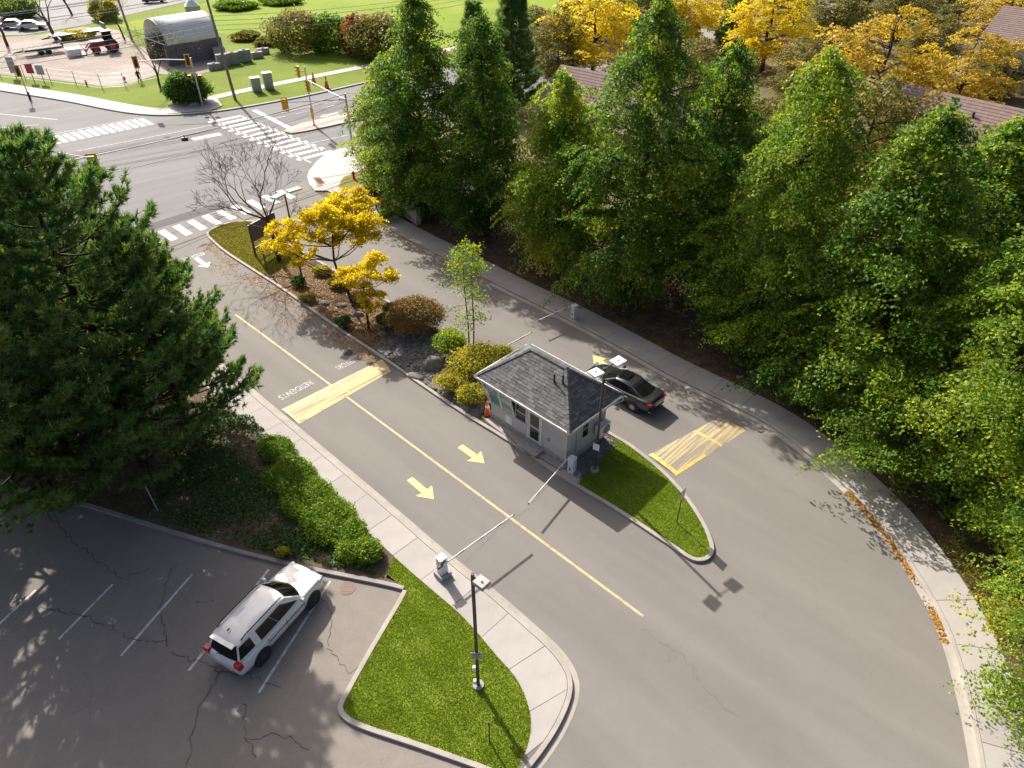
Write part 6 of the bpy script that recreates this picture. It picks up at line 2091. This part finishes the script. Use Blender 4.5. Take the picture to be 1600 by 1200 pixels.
# stone entry walls of stacked blocks
def block_wall(a, b, rows, label, bl=.62, bh=.27, th=.42):
    A, B = G(*a, .08), G(*b, .08)
    d = B - A; L = d.length
    o = thing('stone_wall', label, 'wall', A, math.atan2(d.y, d.x))
    r = random.Random(7)
    MB().bbox(.03, L - .03, -th / 2 + .04, th / 2 - .04, -.05, rows * bh - .02).build('core', M['joint'], o)
    for j in range(rows):
        n = max(2, int(round(L / bl)))
        x = 0.0
        cuts = [0] + [((i + (.5 if j % 2 else 0)) * L / n) for i in range(1 if not j % 2 else 0, n)] + [L]
        for x0, x1 in zip(cuts[:-1], cuts[1:]):
            if x1 - x0 < .05: continue
            dz = r.uniform(-.006, .006); dy = r.uniform(-.015, .015)
            MB().box(((x0 + x1) / 2, dy, (j + .5) * bh + dz), (x1 - x0 - .02, th, bh - .016)).build('block', M['block'], o, bevel=.02)
    MB().bbox(-.04, L + .04, -th / 2 - .05, th / 2 + .05, rows * bh + .004, rows * bh + .10).build('coping', M['kerb_old'], o, bevel=.015)
block_wall((585, 287), (618, 308), 5, 'shorter stone block wall section at the entry corner')
block_wall((614, 322), (655, 352), 5, 'longer stone block wall section at the start of the tree row')

# ================================================================== FAR YARD
def frame(o_, e_):
    d = (e_ - o_); d.z = 0
    return math.atan2(d.y, d.x), d.length
M['fabric'] = solid('white_cover_fabric', (.74, .73, .71), .7, var=.05)
M['cblock'] = solid('concrete_yard_block', (.33, .32, .31), .9, var=.2)
M['dark_cblock'] = solid('dark_yard_block', (.16, .155, .15), .9, var=.2)
q0, q1 = G(266, 104, .12), G(352, 88, .12)
rz_, QL = frame(q0, q1)
qs = thing('fabric_shelter', 'white arched fabric shelter on dark block walls in the yard', 'shelter', q0, rz_)
QW, QH = 7.0, 2.6
for (y, nm) in ((0.3, 'near'), (QW - .3, 'far')):
    for j in range(3):
        n = 6
        for i in range(n):
            MB().box((QL * (i + .5) / n, y, .45 + j * .9), (QL / n - .04, .6, .88)).build('wall_block', M['dark_cblock'], qs, bevel=.02)
ar = []
for x in (0.4, QL * .33, QL * .66, QL - .4):
    ar.append([Vector((x, QW / 2 - (QW / 2) * math.cos(t), 2.7 + 3.0 * math.sin(t))) for t in np.linspace(0, math.pi, 17)])
V = [p for r in ar for p in r]
F = []
for k in range(3):
    for i in range(16):
        F.append((k * 17 + i, k * 17 + i + 1, (k + 1) * 17 + i + 1, (k + 1) * 17 + i))
cv = MB().add(V, F).build('cover', M['fabric'], qs, smooth='all')
md = cv.modifiers.new('thickness', 'SOLIDIFY'); md.thickness = .06
MB().add([p + Vector((-.02 + QL - .8, 0, 0)) for p in ar[0]] + [], [tuple(range(17))]).build('end_panel', M['fabric'], qs)
for x in (.3, QL - .3):
    MB().tube([Vector((x, QW / 2 - (QW / 2) * math.cos(t), 2.7 + 3.0 * math.sin(t))) for t in np.linspace(0, math.pi, 17)], .06, 6).build('hoop', M['galv'], qs)
for s in (.33, .66):
    MB().tube([(.3, QW * s, 2.7), (.3, QW * s, 2.7 + 3.0 * math.sin(math.acos(1 - 2 * s)))], .05, 5).build('strut', M['galv'], qs)
MB().box((.3, QW / 2, 2.75), (.1, QW - .7, .12)).build('tie_beam', M['galv'], qs)
for k, (p, rz, st_) in enumerate((((350, 103), .5, 2), ((366, 100), .55, 2), ((384, 96), .5, 2), ((402, 90), .5, 1), ((345, 92), .5, 2), ((378, 88), .6, 1), ((412, 84), .5, 1), ((336, 108), .45, 1))):
    for j in range(st_):
        c = G(*p, .12)
        nm = ('white-topped concrete block in the pile behind the utility pole, %s' % ('upper one of its stack' if j else ('bottom one of its stack' if st_ > 1 else 'lying single')))
        MB().box((0, 0, .4), (1.7, .85, .8)).box((0, 0, .86), (.4, .3, .1)).build('concrete_block', M['cblock'], None, loc=(c.x, c.y, .12 + j * .8), rot=(0, 0, rz), bevel=.02, label=nm, cat='concrete block', group='concrete blocks behind the utility pole, ' + ('upper' if j else 'lower' if st_ > 1 else 'single'))
# silo tank
tk_ = thing('storage_tank', 'small white-capped tank standing behind the fabric shelter', 'tank', G(305, 30, .12))
MB().cyl((0, 0, 0), (0, 0, 2.2), 1.3, n=18).build('drum', M['grey_metal'], tk_, smooth=True)
MB().cyl((0, 0, 2.2), (0, 0, 3.2), 1.4, .5, n=18).build('cap', M['white'], tk_, smooth=True)
# tractor
tr0, tr1 = G(140, 84, .12), G(188, 78, .12)
rz_, L = frame(tr0, tr1)
t_ = thing('red_tractor', 'red tractor loader with big black wheels in the far yard', 'tractor', tr0.lerp(tr1, .5), rz_)
MB().box((-.6, 0, 1.25), (2.2, .9, .8)).box((-1.5, 0, 1.15), (.4, .8, .6)).build('hood', M['red'], t_, bevel=.08)
MB().box((.9, 0, 2.0), (1.4, 1.4, 1.6), taper=.85).build('cab', M['car_glass'], t_, bevel=.05)
MB().box((.9, 0, 2.86), (1.5, 1.5, .14)).build('cab_roof', M['red'], t_, bevel=.04)
for x, r, w in ((-1.2, .6, .4), (1.1, .95, .55)):
    for s in (-1, 1):
        wv = MB().cyl((x, s * .75, r), (x, s * (.75 + w), r), r, n=20).build('wheel', M['rubber'], t_, bevel=.05)
        MB().cyl((x, s * (.76 + w), r), (x, s * (.79 + w), r), r * .5, n=14).build('rim', M['red'], wv)
MB().tube([(-.2, .7, 1.6), (-1.9, .7, 1.2), (-2.6, .7, .5)], .1, 6).tube([(-.2, -.7, 1.6), (-1.9, -.7, 1.2), (-2.6, -.7, .5)], .1, 6).build('loader_arm', M['red'], t_)
bk = [[Vector((-2.6 + x, y, .15 + z)) for x, z in ((0, 0), (-.9, -.05), (-.9, 0), (-.1, .1), (-.1, .8), (0, .8))] for y in (-1.1, 1.1)]
fix_normals(MB().loft(bk).build('bucket', M['red'], t_))
MB().box((-4.2, 0, .6), (1.8, 1.9, 1.0), taper=1.15).build('hopper', M['white'], t_, bevel=.05)
# flatbed trailers
def trailer(a, b, label, mat):
    A, B = G(*a, .12), G(*b, .12)
    rz_, L = frame(A, B)
    o = thing('flatbed_trailer', label, 'trailer', A.lerp(B, .5), rz_)
    for i in range(int(L / .5)):
        MB().box((-L / 2 + (i + .5) * L / int(L / .5), 0, .95), (L / int(L / .5) - .03, 2.3, .08)).build('plank', M[mat], o)
    MB().box((0, .9, .78), (L, .15, .24)).box((0, -.9, .78), (L, .15, .24)).build('chassis', M['dark_metal'], o)
    for x in (-.5, .5):
        for s in (-1, 1):
            MB().cyl((x, s * .85, .4), (x, s * 1.12, .4), .4, n=16).build('wheel', M['rubber'], o)
    MB().tube([(-L / 2, .5, .7), (-L / 2 - 1.4, 0, .6)], .07, 6).tube([(-L / 2, -.5, .7), (-L / 2 - 1.4, 0, .6)], .07, 6).build('drawbar', M['dark_metal'], o)
    MB().box((L / 2, 0, 1.4), (.1, 2.2, .9)).build('headboard', M['dark_metal'], o)
trailer((82, 66), (165, 54), 'long flatbed trailer with a pale deck behind the red tractor', 'fabric')
trailer((40, 88), (100, 80), 'shorter flatbed trailer in front of the other one', 'cblock')
# yard fence, each post a part
f0 = [(2, 121), (40, 124), (80, 129), (120, 134), (160, 139), (196, 136), (222, 128), (250, 122)]
fo = thing('yard_fence', 'wire fence with thin steel posts along the street side of the yard', 'fence', G(*f0[0], .1))
W0 = G(*f0[0], .1)
Pw = [G(*p, .1) - W0 for p in f0]
for a, b in zip(Pw[:-1], Pw[1:]):
    n = max(1, int((b - a).length / 3.0))
    for i in range(n):
        p = a.lerp(b, i / n)
        MB().cyl((p.x, p.y, 0), (p.x, p.y, 1.9), .045, n=6).build('post', M['grey_metal'], fo)
for z in (.15, .7, 1.25, 1.8):
    MB().tube([(p.x, p.y, z) for p in Pw], .018, 4).build('rail', M['grey_metal'], fo)
for k, (p, lab, c) in enumerate((((54, 128), 'dark red round notice on a post at the yard fence', 'red'), ((70, 130), 'grey notice panel at the yard fence', 'grey_metal'), ((26, 122), 'tall grey panel sign at the left of the yard', 'grey_metal'))):
    o = thing('notice_sign', lab, 'sign', G(*p, .1))
    MB().box((0, 0, 1.0), (.08, .08, 2.0)).build('post', M['grey_metal'], o)
    MB().box((0, -.06, 1.7), (1.0, .04, 1.2 + .8 * (k == 2))).build('panel', M[c], o, bevel=.01)
# person by the gate
def person(px, py, label):
    o = thing('person', label, 'person', G(px, py, .11), -.6)
    J = {'hip': (0, 0, .95), 'chest': (0.02, 0, 1.32), 'neck': (0.03, 0, 1.50), 'head': (.04, 0, 1.66), 'lk': (.10, .10, .50), 'la': (.02, .11, .06), 'lt': (.18, .12, .03), 'rk': (-.02, -.10, .50), 'ra': (-.16, -.11, .07), 'rt': (-.02, -.12, .03), 'ls': (.02, .19, 1.42), 'le': (.06, .25, 1.14), 'lh': (.20, .24, .95), 'rs': (.02, -.19, 1.42), 're': (-.06, -.25, 1.14), 'rh': (.06, -.26, .92)}
    Rr = {'hip': .15, 'chest': .16, 'neck': .06, 'head': .105, 'lk': .065, 'la': .045, 'lt': .04, 'rk': .065, 'ra': .045, 'rt': .04, 'ls': .06, 'le': .045, 'lh': .04, 'rs': .06, 're': .045, 'rh': .04}
    E_ = [('hip', 'chest'), ('chest', 'neck'), ('neck', 'head'), ('hip', 'lk'), ('lk', 'la'), ('la', 'lt'), ('hip', 'rk'), ('rk', 'ra'), ('ra', 'rt'), ('chest', 'ls'), ('ls', 'le'), ('le', 'lh'), ('chest', 'rs'), ('rs', 're'), ('re', 'rh')]
    names = list(J)
    me = bpy.data.meshes.new('body')
    me.from_pydata([J[n] for n in names], [(names.index(a), names.index(b)) for a, b in E_], [])
    bo = link('body', me, o)
    sk_ = bo.modifiers.new('skin', 'SKIN')
    for i, n in enumerate(names):
        me.skin_vertices[0].data[i].radius = (Rr[n], Rr[n])
        me.skin_vertices[0].data[i].use_root = (n == 'hip')
    sb = bo.modifiers.new('subdivision', 'SUBSURF'); sb.levels = 1; sb.render_levels = 1
    m, nt, b = new_mat('person_clothing')
    tc = nt.nodes.new('ShaderNodeTexCoord'); sx = nt.nodes.new('ShaderNodeSeparateXYZ')
    nt.links.new(tc.outputs['Object'], sx.inputs[0])
    cr = ramp(nt, math_n(nt, 'DIVIDE', sx.outputs['Z'], 1.8), [(0, (.03, .03, .03)), (.05, (.035, .04, .06)), (.53, (.035, .04, .06)), (.54, (.03, .03, .055)), (.84, (.03, .03, .055)), (.85, (.45, .28, .2))])
    for e in nt.nodes:
        if e.type == 'VALTORGB': e.color_ramp.interpolation = 'CONSTANT'
    nt.links.new(cr, b.inputs['Base Color']); b.inputs['Roughness'].default_value = .85
    me.materials.append(m)
    MB().cyl((.03, 0, 1.70), (.02, 0, 1.80), .115, .07, 12).build('hair', M['black'], o, smooth=True)
    return o
person(219, 130, 'person in dark clothing standing on the grass by the yard gate')

# ================================================================== HOUSES BEHIND THE TREES
M['roof_brown'] = solid('brown_shingle_roof', (.235, .165, .145), .92, var=.14, scale=2.5)
M['siding'] = solid('pale_grey_siding', (.50, .50, .48), .75, var=.04)
M['brick'] = solid('tan_brick_wall', (.34, .24, .19), .9, var=.12, scale=8)
def house(center, rz, L, Wd, eave, ridge, label, wall, gable_x=True, wins=()):
    o = thing('house', label, 'house', center, rz)
    a, b = L / 2, Wd / 2
    MB().bbox(-a, a, -b, b, -.2, eave).build('wall', M[wall], o)
    for s in (-1, 1):
        x = s * (a - .02)
        MB().add([(x, -b, eave), (x, b, eave), (x, 0, ridge - .1)], [(0, 1, 2) if s > 0 else (2, 1, 0)]).build('gable', M['trim'], o)
    ov = .5
    k = (ridge - eave) / b
    rfm = MB()
    for s in (-1, 1):
        V = [(-a - ov, s * (b + ov), eave - k * ov), (a + ov, s * (b + ov), eave - k * ov), (a + ov, 0, ridge), (-a - ov, 0, ridge)]
        V2 = [(x, y, z + .14) for x, y, z in V]
        rfm.add(V + V2, [(4, 5, 6, 7), (0, 1, 5, 4), (1, 2, 6, 5), (3, 0, 4, 7), (3, 2, 1, 0)])
    ro = fix_normals(rfm.build('roof', M['roof_brown'], o))
    # courses of shingles as raised bands
    cs = MB()
    for s in (-1, 1):
        n = 18
        for i in range(n):
            t0 = i / n
            y0 = s * (b + ov) * (1 - t0); z0 = eave - k * ov + (ridge - eave + k * ov) * t0 + .14
            t1 = (i + .96) / n
            y1 = s * (b + ov) * (1 - t1); z1 = eave - k * ov + (ridge - eave + k * ov) * t1 + .14
            cs.add([(-a - ov, y0, z0 + .035), (a + ov, y0, z0 + .035), (a + ov, y1, z1 + .006), (-a - ov, y1, z1 + .006), (-a - ov, y0, z0), (a + ov, y0, z0)], [(0, 1, 2, 3) if s < 0 else (3, 2, 1, 0), (4, 5, 1, 0) if s < 0 else (0, 1, 5, 4)])
    tag(fix_normals(cs.build('shingle_courses', M['roof_brown'], ro)), kind='stuff')
    for (x, y) in ((a * .3, -b * .35), (a * .55, -b * .6)):
        MB().cyl((x, y, ridge - k * abs(y) - .1), (x, y, ridge - k * abs(y) + .6), .12, n=10).build('roof_vent', M['black'], ro)
    for (face, x, z, w, h) in wins:
        if face == 'y-':
            c, sz = (x, -b - .02, z), (w, .06, h)
            c2, s2 = (x, -b - .055, z), (w - .24, .02, h - .24)
        elif face == 'y+':
            c, sz = (x, b + .02, z), (w, .06, h)
            c2, s2 = (x, b + .055, z), (w - .24, .02, h - .24)
        else:
            sg_ = 1 if face == 'x+' else -1
            c, sz = (sg_ * (a + .02), x, z), (.06, w, h)
            c2, s2 = (sg_ * (a + .055), x, z), (.02, w - .24, h - .24)
        wo_ = MB().box(c, sz).build('window', M['trim'], o)
        MB().box(c2, s2).build('pane', M['glass_dark'], wo_)
    return o
c = G(935, 150, 4.5)
house((c.x + 2, c.y, -.03), math.radians(-40), 14, 10, 3.0, 6.4, 'brown roofed house behind the shorter yellow-green tree', 'brick', wins=(('y-', -3, 1.6, 1.6, 1.3), ('y-', 2, 1.6, 1.6, 1.3), ('x+', 0, 1.6, 1.8, 1.3)))
c = G(1490, 178, 5.0)
house((c.x, c.y, -.03), math.radians(-50), 15, 9.5, 3.2, 6.6, 'brown roofed house with a white gable behind the amber trees', 'siding', wins=(('x+', 0, 1.7, 1.8, 1.3), ('y-', 2, 1.7, 1.6, 1.3), ('y-', -3, 1.7, 1.6, 1.3)))
c = G(1590, 95, 4.0)
house((c.x + 6, c.y + 4, -.03), math.radians(-48), 13, 9, 5.6, 8.6, 'grey sided two-storey house beside the yellow-green tree', 'siding', wins=(('x-', 0, 4.3, 1.8, 1.5), ('x-', -2.5, 1.7, 1.5, 1.3), ('y-', -3, 4.3, 1.6, 1.4), ('y-', 1, 4.3, 1.6, 1.4), ('y-', -1, 1.7, 1.8, 1.4), ('x-', 2.5, 1.7, 1.5, 1.3)))
MB().sheet(pts((880, 118), (905, 92), (985, 78), (1010, 96), (960, 120)), -.015).build('house_driveway', M['pad'], kind='structure')
MB().sheet(pts((1080, 40), (1300, 0), (1330, 20), (1110, 66)), -.015).build('back_lane', M['lane_far'], kind='structure')
rl_ = thing('white_railing', 'white deck railing behind the tallest green tree', 'railing', G(1147, 126, 0), .35)
MB().box((0, 0, 1.5), (4.2, .12, .12)).build('top_rail', M['trim'], rl_)
MB().box((0, 0, .6), (4.2, .10, .10)).build('bottom_rail', M['trim'], rl_)
for i in range(15):
    MB().box((-2.0 + i * 4 / 14, 0, 1.05), (.06, .06, .80)).build('baluster', M['trim'], rl_)
for x in (-2.05, 2.05):
    MB().box((x, 0, .8), (.14, .14, 1.65)).build('post', M['trim'], rl_)
# far parked cars
def small_car(px, py, rz, col, label):
    o = thing('far_car', label, 'car', G(px, py, .14), rz)
    pt = car_paint('far_car_paint', col)
    prof = [(-2.2, .35), (-2.2, .85), (-1.6, .95), (-1.1, 1.42), (.3, 1.42), (.95, .95), (2.0, .8), (2.2, .6), (2.2, .35)]
    MB().loft([[Vector((x, y, z)) for x, z in prof] for y in (-.88, .88)]).build('body', pt, o, bevel=.06)
    MB().loft([[Vector((x, y, z)) for x, z in ((-1.45, .98), (-1.05, 1.34), (.25, 1.34), (.8, .98))] for y in (-.89, .89)]).build('side_glass', M['car_glass'], o)
    for x in (-1.35, 1.35):
        for s in (-1, 1):
            MB().cyl((x, s * .72, .32), (x, s * .9, .32), .32, n=16).build('wheel', M['rubber'], o)
small_car(242, 4, .35, (.05, .045, .05), 'dark car driving on the far service road')
small_car(52, 46, .3, (.6, .6, .6), 'white car parked in the far paved lot beside the bare tree')
small_car(25, 44, .3, (.3, .3, .32), 'grey car parked in the far paved lot')
